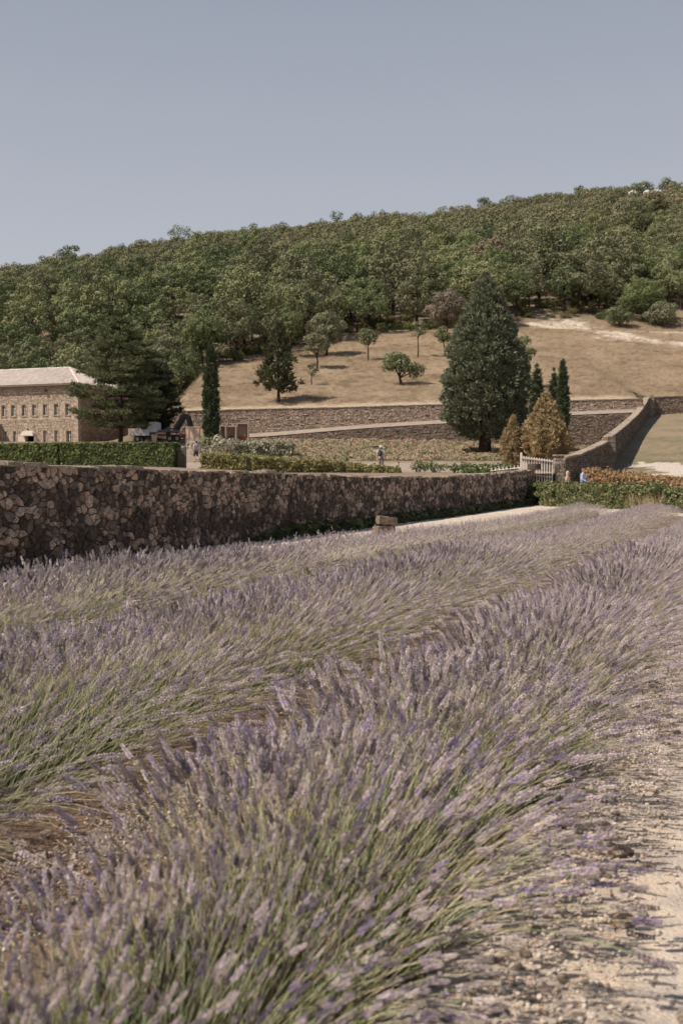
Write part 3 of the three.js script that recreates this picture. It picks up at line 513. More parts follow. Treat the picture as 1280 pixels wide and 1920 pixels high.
const farOakKinds = [0, 1, 2].map((k) => { const R = rng(330 + k), cl = clumpCloud(340 + k, 24, 2.3, 2.3, 2.3, 3.6, .55, .95); return crownGeo(350 + k, cl, 44, .24); });

const forest = [];
{
  const R = rng(400), trees = [], scrub = [];
  for (let d = 126; d < 425; d += d < 275 ? 4.3 : 3.7) for (let x = -d * .46; x < d * .46; x += d < 275 ? 4.6 : 3.9) {
    const xx = x + (R() - .5) * 4, dd = d + (R() - .5) * 4, e = treeLine(xx); if (dd < e + 1) continue;
    const px = 640 + xx / dd * FPX, bound = table([[0, 232], [300, 240], [600, 258], [1280, 250]], px) + 22 * n2(px * .004, 3) + 8 * n2(xx * .08, dd * .08);
    if (px > 900 && px < 1300 && dd < e + 3 + 2 * R()) continue;
    if (dd < bound) { if (R() < .03) continue; trees.push([xx, dd, (.62 + R() * R() * .85 + .1) * (1 + .28 * (1 - sstep(8, 40, dd - e)) * sstep(-30, 0, xx)), R() * TAU, n2(xx * .05, dd * .05) * .5 + (R() - .5)]); }
    else { const bare = sstep(20, 120, xx) * sstep(300, 380, dd) * .35 + .06; if (R() < bare || (xx > 98 && xx < 134 && dd > 355 && dd < 402 && Math.abs(px - 1205) < 34)) continue; scrub.push([xx, dd, (.75 + R() * .8) * (dd < bound + 30 ? 1.3 : 1.1), R() * TAU, n2(xx * .04, dd * .06) * .6 + (R() - .5), R()]); }
  }
  const inView = (t) => Math.abs(t[0] / t[1]) < .365, near = trees.filter(inView).sort((a, b) => a[1] / a[2] - b[1] / b[2]).slice(0, 290), isNear = new Set(near);
  const groups = [['leafy oak of the wood rising behind the stone house', 'oaks of the wood behind the stone house'], ['leafy oak of the wood above the dry meadow, amid its neighbours', 'oaks of the wood above the dry meadow'], ['leafy oak of the wood above the chalky track', 'oaks of the wood above the chalky track']];
  const protos = new Map();
  for (const t of near) {
    const k = Math.floor(R() * 5), mi = clamp(Math.floor((t[4] + 1) * 2.5), 0, 4), key = k * 5 + mi, px = 640 + t[0] / t[1] * FPX, g = groups[px < 330 ? 0 : px < 900 ? 1 : 2];
    let o = protos.get(key);
    if (o) o = copyThing(o); else { o = thing('oak_tree', '', 'tree'); add('trunk', oakKinds[k].trunk, barkMat, o); add('crown', oakKinds[k].crown, oakLeaf[mi], o); protos.set(key, o); }
    tag(o, g[0], 'tree', g[1]); o.position.set(t[0], hHill(t[0], -t[1]) - .1, -t[1]); o.rotation.y = t[3]; o.scale.setScalar(t[2]);
  }
  const c = new THREE.Color(), rest = trees.filter((t) => !isNear.has(t)), wood = thing('oak_wood', 'green oak wood covering the lower half of the hill', 'wood'); wood.userData.kind = 'stuff';
  farOakKinds.forEach((g, k) => { const part = rest.filter((_, i) => i % 3 === k); scatter('crowns', g, hazeOak, part.map((t) => M4(V(t[0], hHill(t[0], -t[1]) - .3, -t[1]), QE(0, t[3], 0), V(t[2], t[2] * (.85 + R() * .3), t[2]))), wood, part.map((t) => { const w = t[4] * .5 + .5; return c.setRGB(lerp(.115, .205, w) * (.9 + R() * .2), lerp(.145, .22, w) * (.9 + R() * .2), lerp(.07, .11, w)).clone(); })); });
  const heath = thing('scrub_heath', 'brownish green evergreen scrub covering the upper hillside', 'scrub'); heath.userData.kind = 'stuff';
  scrubKinds.forEach((g, k) => { const part = scrub.filter((_, i) => i % 4 === k); scatter('bushes', g, hazeOak, part.map((t) => M4(V(t[0], hHill(t[0], -t[1]) - .25, -t[1]), QE(0, t[3], 0), V(t[2] * 1.1, t[2] * (.8 + R() * .5), t[2] * 1.1))), heath, part.map((t) => { const w = t[4] * .5 + .5, j = .88 + R() * .24; return (t[5] < .1 ? c.setRGB(.24 * j, .205 * j, .12 * j) : t[5] < .25 ? c.setRGB(.15 * j, .16 * j, .085 * j) : c.setRGB(lerp(.15, .195, w) * j, lerp(.155, .19, w) * j, lerp(.09, .112, w) * j)).clone(); })); });
  console.log('forest', trees.length, scrub.length);
  // undergrowth along the lower edge of the wood
  const ug = []; for (let i = 0; i < 420; i++) { const x = -60 + R() * 150, d = treeLine(x) + 2 + R() * 16; ug.push([x, d, .35 + R() * .5]); }
  const u = scatter('undergrowth', scrubKinds[0], hazeOak, ug.map((t) => M4(V(t[0], hHill(t[0], -t[1]) - .1, -t[1]), QE(0, R() * 6, 0), V(t[2], t[2] * .8, t[2]))), scene, ug.map(() => c.setRGB(.10 + R() * .05, .105 + R() * .04, .05).clone())); tag(u, 'low undergrowth in the shade at the lower edge of the wood', 'undergrowth');
}
// d at which pixel row py meets the hill in column px
function hillD(px, py, d0 = 105) { for (let d = d0; d < 420; d += .25) if (hHill(PX(px, d), -d) >= P(px, py, d).y) return d; return 420; }
function standTree(name, label, px, py, topPy, build, opt = {}) { // a tree whose foot and top show at given pixels
  const d = opt.d ?? hillD(px, py), p = P(px, py, d), y = opt.ground ? opt.ground(p.x, p.z) : hHill(p.x, p.z), o = thing(name, label, 'tree', [p.x, y - .05, p.z], opt.turn ?? 0, opt.group);
  build(o, P(px, topPy, d).y - y, d); return o;
}
function broadTree(o, seed, h, w, mat, { clear = .3, n = 20, dens = 85, size = .21, trunk = .12, lean = 0, limbs = 6, list } = {}) {
  const ry = h * (1 - clear) / 2, cl = list ?? clumpCloud(seed, n, w / 2 - w * .11, ry * .85, w / 2 - w * .12, h * clear + ry, w * .13, w * .22);
  add('trunk', trunkGeo(seed + 1, h * (clear + .1), trunk, cl, lean, limbs), barkMat, o); add('crown', crownGeo(seed + 2, cl, dens, size), mat, o);
}
const pineLeaf = leafMat(.115, .13, .066, .15, { vertexColors: true }), greyOak = leafMat(.19, .195, .118, .2, { vertexColors: true }), holmOak = leafMat(.14, .162, .08, .2, { vertexColors: true }), freshOak = leafMat(.15, .18, .075, .3, { vertexColors: true }), brownOak = leafMat(.19, .160, .120, .2, { vertexColors: true });
const tr = (label, px, py, top, w, mat, seed, o = {}) => standTree(o.name ?? 'oak_tree', label, px, py, top, (t, h, d) => broadTree(t, seed, h, w / FPX * d, mat, o));
tr('small lopsided tree leaning over the meadow, nearest the terrace wall', 752, 722, 658, 80, holmOak, 510, { list: [[-1.35, 2.9, 0, .95], [-.6, 3.3, .2, .8], [.2, 2.9, -.2, .9], [-1.0, 2.2, .3, .85], [1.2, 2.0, .1, .95], [1.9, 1.6, -.1, .8], [.6, 1.9, .3, .8], [-1.6, 2.2, -.2, .75], [1.5, 1.1, .2, .6], [.1, 2.3, .5, .85], [2.2, 1.9, .2, .6]], clear: .12, trunk: .17, lean: -.2 });
tr('slender young tree at the top of the meadow under the dark wood', 690, 677, 612, 42, holmOak, 520, { clear: .36, n: 12, trunk: .1 });
tr('broad spreading grey green oak casting a long shadow on the meadow', 612, 668, 585, 84, greyOak, 530, { clear: .22, n: 24, trunk: .18 });
tr('pale grey green tree standing just below the broad meadow oak', 594, 692, 622, 58, greyOak, 540, { clear: .3, n: 16 });
tr('small thin sapling low on the meadow', 584, 722, 676, 28, greyOak, 550, { clear: .28, n: 9, trunk: .07 });
tr('tall green tree behind the dark tapering conifer on the meadow', 545, 672, 575, 58, freshOak, 560, { clear: .3, n: 18 });
tr('thin two-tiered tree on the upper meadow beside the round trees', 783, 670, 597, 34, greyOak, 570, { clear: .42, n: 10, trunk: .09 });
tr('round-headed little tree on a bare leaning stem by the big conifer', 834, 668, 614, 40, holmOak, 580, { clear: .42, n: 11, lean: -.12, trunk: .1 });
tr('dense grey brown round oak at the edge of the wood by the big conifer', 838, 640, 545, 86, brownOak, 590, { clear: .22, n: 26 });
tr('brownish sparse tree left of the slim cypress, low on the meadow', 350, 722, 660, 42, brownOak, 600, { clear: .3, n: 13, dens: 18 });
tr('small light tree behind the slim cypress on the meadow', 410, 690, 640, 40, greyOak, 610, { clear: .35, n: 10, dens: 20 });
tr('tall pale green oak with a bare forked trunk at the meadow edge', 380, 700, 590, 85, freshOak, 620, { clear: .32, n: 22 });
tr('grey green bushy tree behind the big pine', 308, 745, 632, 84, greyOak, 630, { clear: .15, n: 24 });
tr('green leafy tree half hidden behind the right side of the big conifer', 980, 728, 622, 54, freshOak, 640, { clear: .25, n: 16 });
tr('bright green spreading tree at the meadow edge by the chalky track', 1205, 603, 528, 92, freshOak, 650, { clear: .12, n: 26 });
tr('low bushy green tree left of the bright spreading tree by the track', 1160, 612, 575, 60, holmOak, 655, { clear: .05, n: 14 });
tr('low dense bush on the meadow edge below the bright spreading tree', 1240, 612, 570, 72, greyOak, 658, { clear: .05, n: 14 });
tr('wide umbrella pine standing above the scrub near the top of the hill', 1222, 430, 360, 66, leafMat(.17, .155, .085, .2, { vertexColors: true }), 660, { name: 'pine_tree', clear: .35, n: 18, dens: 14, size: .5, trunk: .3 });
tr('dry reddish brown pine among the green oaks above the big conifer', 925, 545, 450, 88, leafMat(.185, .145, .098, .2, { vertexColors: true }), 665, { name: 'pine_tree', clear: .2, n: 22, dens: 9, size: .5, trunk: .25 });
{ // trees that stand out against the sky on the ridge
  const ridgeTree = (label, px, top, w, seed, o = {}) => { let d = 400; let best = -1; for (let q = 380; q < 425; q += 1) { const a = (hHill(PX(px, q), -q) - EYE) / q; if (a > best) { best = a; d = q; } } const p = P(px, top, d), y = hHill(p.x, p.z), t = thing(o.name ?? 'pine_tree', label, 'tree', [p.x, y - .1, p.z]); broadTree(t, seed, Math.max(2, p.y - y), w / FPX * d, o.mat ?? holmOak, { clear: .3, n: 12, dens: 12, size: .45, trunk: .16, ...o }); };
  ridgeTree('lone tree on the skyline, right of the centre of the ridge', 907, 369, 28, 670, { clear: .38 });
  ridgeTree('rounded skyline tree left of the pale rocks', 1086, 347, 26, 672, { clear: .2 });
  ridgeTree('spiky thin tree sticking out of the ridge scrub at the middle', 632, 392, 30, 674, { dens: 6 });
  ridgeTree('double crowned skyline tree right of the thin ridge tree', 668, 398, 36, 676, { clear: .1, mat: holmOak, name: 'oak_tree' });
  ridgeTree('dark tree standing up from the low end of the ridge', 130, 455, 42, 678, { clear: .15, name: 'oak_tree' });
  ridgeTree('wispy green tree on the ridge above the slim cypress', 335, 425, 50, 680, { clear: .15, dens: 7, mat: freshOak, name: 'oak_tree' });
  ridgeTree('flat-topped bush on the skyline between two skyline trees', 1012, 368, 44, 682, { clear: .05, name: 'oak_tree' });
  ridgeTree('low round bush on the skyline beside the lone tree', 940, 378, 22, 684, { clear: .05, name: 'oak_tree' });
  ridgeTree('dark flat bush at the highest part of the skyline', 1250, 338, 40, 686, { clear: .05, name: 'oak_tree' });
  ridgeTree('small bush on the skyline above the pale rocks', 1200, 345, 60, 688, { clear: .05, name: 'oak_tree' });
  ridgeTree('rounded bush on the skyline just left of the pale rocks', 1150, 348, 26, 690, { clear: .05, name: 'oak_tree' });
}
// conifers with tufts set along an outline: prof(t) gives the radius at share t of the height
function tuftedTree(o, seed, h, prof, { n, tuft, blades = 22, wide = .12, mat, up = .6, trunk = .2, bare = 0, inner = .35, tone = () => [1, 1, 1], bump = .25, tip = .0 }) {
  const R = rng(seed), m = new MB(); let k = 0; const rmax = Math.max(...[...Array(40)].map((_, i) => prof(i / 39)));
  while (k < n) {
    const t = bare + R() * (1 - bare), r0 = prof(t); if (R() > r0 / rmax * .9 + .1) continue; k++;
    const q = R() * TAU, inn = R() < inner, r = r0 * (inn ? .35 + R() * .4 : .84 + R() * .2) * (1 + bump * n3(Math.cos(q) * 1.3 + seed, t * h * .45, Math.sin(q) * 1.3)), c = V(Math.cos(q) * r, t * h, Math.sin(q) * r), dir = V(Math.cos(q), up + R() * .4 + t * .6, Math.sin(q)).normalize(), tn_ = tone(R, t), s = tuft * (.7 + R() * .6) * (.65 + .35 * Math.min(1, r0 / rmax * 1.6));
    for (let b = 0; b < blades; b++) {
      const d = dir.clone().add(unit(R).multiplyScalar(.85)).normalize(), p = c.clone().add(unit(R).multiplyScalar(s * .35)), l = s * (.5 + R() * .6), w = s * wide * (.7 + R() * .6), a = unit(R).cross(d).normalize().multiplyScalar(w), j = .78 + R() * .44, cc = [tn_[0] * j, tn_[1] * j, tn_[2] * j], e = p.clone().addScaledVector(d, l), h1 = p.clone().addScaledVector(d, l * .5);
      const i0 = m.v(p.x, p.y, p.z, cc), i1 = m.v(h1.x + a.x, h1.y + a.y, h1.z + a.z, cc), i2 = m.v(e.x, e.y, e.z, cc), i3 = m.v(h1.x - a.x, h1.y - a.y, h1.z - a.z, cc); m.tri(i0, i1, i2); m.tri(i0, i2, i3);
    }
  }
  const tk = new MB(); tk.tube([V(0, -.5, 0), V(.02, h * .1, 0), V(0, h * .6, 0), V(0, h * .95, 0)], [trunk * 1.35, trunk, trunk * .55, .02], 8);
  add('trunk', tk.geo(true), barkMat, o); add('crown', m.geo(), mat, o);
}
const onGarden = { ground: hGarden };
standTree('conifer_tree', 'large broad blue green conifer with a short bare trunk, biggest tree in the garden', 908, 845, 512, (o, h) => tuftedTree(o, 700, h, (t) => table([[0, 0], [.06, 0], [.075, .25], [.12, .62], [.2, .9], [.315, 1], [.435, .95], [.555, .82], [.675, .67], [.795, .49], [.915, .26], [.965, .13], [1, .02]], t) * 78 / FPX * 85, { n: 2600, tuft: .46, blades: 22, wide: .11, mat: leafMat(.15, .168, .108, .1, { vertexColors: true }), up: .5, trunk: .48, bare: .085, inner: .22, bump: .12 }), { d: 85, ...onGarden });
const cypressMat = leafMat(.062, .082, .042, .1, { vertexColors: true }), cypressProf = (w) => (t) => table([[0, .3], [.06, .8], [.25, 1], [.5, .96], [.7, .82], [.85, .52], [.94, .24], [1, .03]], t) * w;
const cyp = (label, px, py, top, w, d, seed, n, ground = hGarden) => standTree('cypress_tree', label, px, py, top, (o, h) => tuftedTree(o, seed, h, cypressProf(w / 2 / FPX * d), { n: Math.round(n * 1.5), tuft: .3, blades: 18, wide: .12, mat: cypressMat, up: 1.4, trunk: .14, inner: .3, bump: .08 }), { d, ground });
cyp('tall slim dark cypress standing alone by the pale shrubs', 396, 832, 636, 27, 93, 710, 520);
cyp('left slim cypress of three, behind the brown-leaved trees', 1005, 868, 679, 21, 78, 712, 330);
cyp('shortest slim cypress, between the two others behind the brown-leaved tree', 1036, 868, 690, 14, 80, 714, 240);
cyp('right slim cypress of three, tallest and darkest, beside the boundary wall', 1053, 876, 672, 18, 74, 716, 340);
standTree('conifer_tree', 'dark tapering conifer standing on the meadow just above the terrace wall', 522, 755, 602, (o, h) => tuftedTree(o, 720, h, (t) => table([[0, 0], [.14, 0], [.16, .7], [.27, 1], [.4, .8], [.55, .78], [.7, .55], [.85, .35], [1, .06]], t) * 32 / FPX * 107, { n: 260, tuft: .62, blades: 18, mat: leafMat(.088, .092, .048, .15, { vertexColors: true }), up: .2, trunk: .16, bare: .15, bump: .6 }));
{ // brown-leaved trees by the gate
  const mat = leafMat(1, 1, 1, .35, { vertexColors: true }), tone = (R) => { const a = R(); return a < .55 ? [.37, .275, .145] : a < .8 ? [.46, .36, .22] : [.20, .17, .08]; };
  standTree('hornbeam_tree', 'larger upright tree with rust brown leaves beside the white gate', 1021, 880, 735, (o, h) => tuftedTree(o, 730, h, (t) => table([[0, .12], [.1, .6], [.3, 1], [.5, .95], [.7, .62], [.85, .36], [1, .06]], t) * 41 / FPX * 68, { n: 1300, tuft: .26, blades: 16, wide: .13, mat, up: 1.1, trunk: .1, tone, inner: .3, bump: .3 }), { d: 68, ...onGarden });
  standTree('hornbeam_tree', 'smaller narrow tree with rust brown leaves, left of the larger one', 960, 882, 778, (o, h) => tuftedTree(o, 734, h, (t) => table([[0, .12], [.1, .55], [.35, 1], [.6, .8], [.85, .35], [1, .05]], t) * 22 / FPX * 68, { n: 620, tuft: .22, blades: 14, wide: .13, mat, up: 1.2, trunk: .07, tone, inner: .3, bump: .3 }), { d: 68.5, ...onGarden });
}
// big pine beside the house: tiers of boughs that carry flat plates of needles
function pineTree(o, seed, h, prof, mat, trunkR, bare) {
  const R = rng(seed), tk = new MB(), m = new MB(); tk.tube([V(0, -.5, 0), V(.1, h * .3, 0), V(-.05, h * .65, .05), V(0, h * .97, 0)], [trunkR * 1.2, trunkR, trunkR * .6, .04], 8);
  for (let y = h * bare; y < h * .97; y += h * .048) {
    const nb = 7; for (let b = 0; b < nb; b++) {
      const q = (b + R() * .8) / nb * TAU + y, [rx, off] = prof(y / h), len = (rx + off * Math.cos(q)) * (.55 + R() * .55); if (len < .2) continue;
      const dir = V(Math.cos(q), 0, Math.sin(q)), droop = .18 * len * (R() - .65), pts = [0, .35, .7, 1].map((t) => V(0, y, 0).addScaledVector(dir, len * t).add(V(0, droop * t + .22 * len * t * t * .6, 0)));
      tk.tube(pts, [.055, .04, .025, .012], 4); const nt = Math.round(4 + len * 4);
      for (let i = 0; i < nt; i++) { const t = .3 + .72 * Math.sqrt(R()), sx = (R() - .5) * len * .55 * t, c = V(0, y, 0).addScaledVector(dir, len * Math.min(1, t)).add(V(-dir.z * sx, droop * t + .13 * len * t * t + (R() - .3) * .18, dir.x * sx)), j0 = .8 + R() * .4, s = .36 + R() * .2;
        for (let k = 0; k < 16; k++) { const d = unit(R).add(V(dir.x * .5, .55, dir.z * .5)).normalize(), p = c.clone().add(V((R() - .5) * s, (R() - .5) * s * .35, (R() - .5) * s)), l = s * (.5 + R() * .5), a = unit(R).cross(d).normalize().multiplyScalar(s * .10), e = p.clone().addScaledVector(d, l), j = j0 * (.8 + R() * .4), cc = [j, j, j], i0 = m.v(p.x - a.x, p.y - a.y, p.z - a.z, cc), i1 = m.v(p.x + a.x, p.y + a.y, p.z + a.z, cc), i2 = m.v(e.x, e.y, e.z, cc); m.tri(i0, i1, i2); } }
    }
  }
  add('trunk', tk.geo(true), barkMat, o); add('crown', m.geo(), mat, o);
}
standTree('pine_tree', 'big dark open pine standing in front of the corner of the stone house', 226, 838, 592, (o, h) => pineTree(o, 740, h, (t) => [table([[.1, 3.2], [.25, 4.6], [.4, 4.4], [.6, 4.1], [.8, 3.0], [.93, 1.5], [1, .4]], t), 0], pineLeaf, .2, .14), { d: 95, ...onGarden });
standTree('pine_tree', 'dense dark evergreen behind and right of the big pine', 292, 825, 672, (o, h) => pineTree(o, 750, h, (t) => [table([[.1, 1.4], [.3, 2.5], [.6, 2.4], [.85, 1.6], [1, .5]], t), 0], leafMat(.066, .078, .042, .1, { vertexColors: true }), .16, .06), { d: 100, ...onGarden });
{ // pale rocks near the top of the hill
  const R = rng(760), spots = [[1198, 362, 22], [1214, 366, 15], [1186, 366, 14], [1120, 372, 12], [1268, 371, 16], [1230, 362, 12]];
  spots.forEach(([px, py, w], i) => { const d = hillD(px, py + 3, 300), p = P(px, py, d), r = w / FPX * d / 2 * 1.3, g = mergeVertices(new THREE.IcosahedronGeometry(1, 2).deleteAttribute('uv').deleteAttribute('normal')), a = g.attributes.position; for (let k = 0; k < a.count; k++) { const f = 1 + .35 * n3(a.getX(k) * 1.3 + i * 7, a.getY(k) * 1.3, a.getZ(k) * 1.3); a.setXYZ(k, a.getX(k) * f * r, a.getY(k) * f * r * .6, a.getZ(k) * f * r); } const gg = g.toNonIndexed(); gg.computeVertexNormals(); const o = add('rock', gg, std(.48, .45, .42), scene); o.position.set(p.x, hHill(p.x, p.z) + r * .3 + .5, p.z); tag(o, ['largest pale rock outcrop in the scrub near the top of the hill', 'pale rock touching the largest outcrop on its far side', 'small pale rock at the near end of the hilltop outcrop', 'lone small pale rock lower along the ridge', 'pale rock at the very edge of the hilltop', 'pale flat rock just above the hilltop outcrop'][i], 'rock'); });
}
{ // dry grass standing on the meadow and weeds at the foot of the walls
  const R = rng(770), m = new MB(); for (let i = 0; i < 26; i++) { const q = R() * TAU, l = .3 + R() * .5, o = V((R() - .5) * 1.6, 0, (R() - .5) * 1.6), e = o.clone().add(V(Math.cos(q) * .25, l, Math.sin(q) * .35)), w = .018; const a = m.v(o.x - w, 0, o.z), b = m.v(o.x + w, 0, o.z), c = m.v(e.x, e.y, e.z); m.tri(a, b, c); }
  const g = m.geo(), mats = [], cs = [], c = new THREE.Color();
  while (mats.length < 16000) { const a = (R() - .5) * .72, d = 106 + 84 * R(), x = a * d; if (d > treeLine(x) + 2 || d < hillStart(x) + 1.5) continue; if (fbm(x * .12 + 8, d * .12, 3) + (R() - .5) * .8 < -.1) continue; mats.push(M4(V(x, hHill(x, -d) - .02, -d), QE(0, R() * 6, 0), .25 + R() * .3)); const j = .9 + R() * .2; cs.push((R() < .93 ? c.setRGB(.38 * j, .29 * j, .20 * j) : c.setRGB(.17 * j, .15 * j, .075 * j)).clone()); }
  tag(scatter('dry_grass', g, leafMat(1, 1, 1, .3), mats, scene, cs), 'dry straw-coloured grass standing on the meadow', 'grass');
}
// ---------------------------------------------------------------- hedges, shrubs and beds
// leaves on the faces of a long block that follows pts (each [x, z]); width, height and the ground under it
function hedge(o, seed, pts, width, height, ground, mat, { size = .1, dens = 150, rough = .06, tone = () => [1, 1, 1], core = [.085, .09, .048], taper = () => 1, round = .12 } = {}) {
  const R = rng(seed), m = new MB(), seg = []; let L = 0; for (let i = 0; i + 1 < pts.length; i++) { const l = Math.hypot(pts[i + 1][0] - pts[i][0], pts[i + 1][1] - pts[i][1]); seg.push([L, l]); L += l; }
  const at = (s) => { let i = 0; while (i < seg.length - 1 && s > seg[i][0] + seg[i][1]) i++; const t = (s - seg[i][0]) / seg[i][1], a = pts[i], b = pts[i + 1], dx = (b[0] - a[0]) / seg[i][1], dz = (b[1] - a[1]) / seg[i][1]; return [lerp(a[0], b[0], t), lerp(a[1], b[1], t), -dz, dx]; };
  const put = (s, q, y, n, k) => { const [x, z, nx, nz] = at(clamp(s, 0, L)), f = taper(clamp(s / L, 0, 1)), px = x + nx * q, pz = z + nz * q, py = ground(px, pz) + y * f, bump = rough * (n3(px * 1.1, py * 1.6, pz * 1.1) + .6 * n3(px * 3, py * 3, pz * 3)), t = tone(R, s, y / height), j = .78 + R() * .44; const nn = V(nx * n[0] + -nz * n[2] * -1, n[1], nz * n[0] + nx * n[2]).normalize(); leaf(m, R, V(px + nn.x * (bump - R() * rough * 1.2), py + nn.y * (bump - R() * rough), pz + nn.z * (bump - R() * rough * 1.2)), nn.clone().add(unit(R).multiplyScalar(.8)).normalize(), size * (.6 + R() * .8), [t[0] * j, t[1] * j, t[2] * j], 1.3); };
  const w = width / 2, ci = .05 + rough * 1.7;
  for (let i = 0; i < L * height * dens; i++) { const y = R() * height, in_ = y > height - round ? (round - (height - y)) : 0; put(R() * L, w - in_ * .6, y, [1, y > height - round ? .8 : .15, 0]); put(R() * L, -w + in_ * .6, y, [-1, .15, 0]); }
  for (let i = 0; i < L * width * dens * 1.1; i++) put(R() * L, (R() * 2 - 1) * w, height * (1 - R() * .04), [0, 1, 0]);
  for (const e of [0, 1]) for (let i = 0; i < width * height * dens * 1.2; i++) put(e * L, (R() * 2 - 1) * w, R() * height, [0, .1, e ? 1 : -1]);
  const c = new MB(); let prev = null; const N = Math.max(2, Math.ceil(L / .5)); for (let i = 0; i <= N; i++) { const s = lerp(ci, L - ci, i / N), [x, z, nx, nz] = at(s), f = taper(s / L), r = [[w - ci, -.2], [w - ci, (height - ci - .03) * f], [-w + ci, (height - ci - .03) * f], [-w + ci, -.2]].map(([q, y]) => c.v(x + nx * q, ground(x, z) + y, z + nz * q)); if (prev) for (let k = 0; k < 4; k++) c.quad(prev[k], r[k], r[(k + 1) % 4], prev[(k + 1) % 4]); else c.quad(r[0], r[1], r[2], r[3]); prev = r; if (i === N) c.quad(r[3], r[2], r[1], r[0]); }
  c.build('branches', std(...core, { roughness: 1 }), o); add('foliage', m.geo(), mat, o);
}
const hg = (label, seed, pxs, width, height, ground, mat, opt, cat = 'hedge') => { const o = thing(opt.name ?? 'hedge', label, cat); hedge(o, seed, pxs.map(([px, d]) => [PX(px, d), -d]), width, height, ground, mat, opt); return o; };
const boxLeaf = leafMat(.135, .165, .062, .25, { vertexColors: true }), tintLeaf = leafMat(1, 1, 1, .3, { vertexColors: true });
hg('clipped dark green hedge at the far left, beyond the gap line in the hedge', 800, [[-160, 46], [122, 44.4]], 1.3, 1.08, hGarden, boxLeaf, { size: .085, dens: 420, rough: .05 });
hg('clipped dark green hedge in shade, ending at the weathered post', 801, [[124, 43.8], [333, 43.4]], 1.3, 1.08, hGarden, boxLeaf, { size: .085, dens: 420, rough: .045 });
hg('lighter clipped hedge behind the dark one, under the big pine', 802, [[60, 54], [318, 52.5]], 1.4, 1.2, hGarden, boxLeaf, { size: .08, dens: 380 });
{ // weathered gate post at the hedge end
  const o = thing('gate_post', 'weathered grey wooden post at the end of the clipped hedge', 'post', [PX(341, 43.2), 0, -43.2]); o.position.y = hGarden(o.position.x, -43.2) - .1;
  const mt = new THREE.MeshStandardMaterial({ color: col(.26, .22, .19), map: scaled(stoneTex, 1.3), bumpMap: scaled(stoneBump, 2), bumpScale: .02, roughness: 1 }), m = new MB(); m.box(-.17, 0, -.05, .10, .98, .05); m.build('board', mt, o); const q = new MB(); q.box(.115, 0, -.09, .2, 1.02, .09); q.build('post', std(.10, .085, .075), o); const b = new MB(); b.box(-.15, .2, .052, .1, .3, .075); b.box(-.15, .7, .052, .1, .8, .075); b.build('batten', mt, o, false);
}
// shrubs with small white flowers
const shrubTone = (R, s, y) => { const a = R(); return y > .35 && a < .42 ? [.52, .48, .40] : a < .7 ? [.30, .29, .18] : [.15, .165, .085]; };
{ const o = thing('flowering_shrub', 'rounded pale flowering shrub under the slim cypress', 'shrub'), cl = []; const R = rng(811), c = P(402, 850, 79); for (let i = 0; i < 26; i++) { const a = R() * TAU, r = Math.sqrt(R()); cl.push([Math.cos(a) * r * 1.95, .5 + R() * 1.35 * (1 - r * .5), Math.sin(a) * r * 1.0, .35 + R() * .25]); } o.position.set(c.x, hGarden(c.x, c.z), c.z); add('foliage', crownGeo(812, cl, 70, .17, (Q) => { const a = Q(); return a < .5 ? [.44, .41, .32] : a < .8 ? [.29, .28, .17] : [.17, .175, .095]; }), tintLeaf, o); const tk = new MB(); for (let i = 0; i < 9; i++) { const q = cl[i]; tk.tube([V(q[0] * .2, -.2, q[2] * .2), V(q[0] * .6, q[1] * .5, q[2] * .6), V(q[0], q[1], q[2])], [.04, .03, .015], 4); } tk.build('stems', barkMat, o); }
hg('long pale shrub border with white blossom, along the sandy path', 813, [[440, 80], [548, 80]], 1.8, 1.35, hGarden, tintLeaf, { name: 'flowering_shrub', size: .12, dens: 240, rough: .2, tone: shrubTone, round: .5, core: [.15, .15, .09] }, 'shrub');
// bed of yellowing plants along the inside of the wall
hg('long bed of yellowing green plants tapering along the inside of the wall', 820, [[385, 60], [470, 59.5], [560, 60], [640, 61], [700, 61.5], [748, 61.5]], 1.9, 1.0, hGarden, tintLeaf, { name: 'plant_bed', size: .09, dens: 340, rough: .15, round: .3, taper: (t) => table([[0, .95], [.25, .92], [.5, .82], [.75, .6], [1, .32]], t), tone: (R, s, y) => { const a = R(), g = .5 + .5 * n2(s * .8, y * 3); return a < .3 - .2 * y ? [.36, .245, .115] : a < .34 ? [.36, .31, .15] : a < .72 ? [lerp(.21, .28, g), lerp(.22, .255, g), .09] : [.14, .165, .065]; }, core: [.14, .13, .06] }, 'flower bed');
for (const [px, py, h, i] of [[562, 873, 1.05, 0], [593, 876, 1.0, 1], [621, 878, .95, 2], [650, 881, .85, 3], [676, 883, .85, 4]]) { // thin stakes behind the bed
  const d = 64.5, p = P(px, py, d), m = new MB(), o = thing('garden_stake', ['thin dark stake behind the plant bed, farthest left', 'second thin dark stake from the left behind the plant bed', 'middle thin dark stake behind the plant bed', 'dark stake with a lamp head behind the plant bed', 'thin dark stake behind the plant bed, nearest the man with the backpack'][i], 'stake', [p.x, hGarden(p.x, p.z) - .1, p.z]);
  m.tube([V(0, 0, 0), V(0, h, 0)], [.022, .018], 6); if (i === 3) m.tube([V(0, h - .02, 0), V(0, h + .05, 0), V(0, h + .2, 0), V(0, h + .24, 0)], [.03, .08, .07, .02], 8); m.tube([V(-.0, h * .86, -.03), V(0, h * .86, .03)], [.03, .03], 6); m.build('post', std(.05, .045, .045), o, true);
}
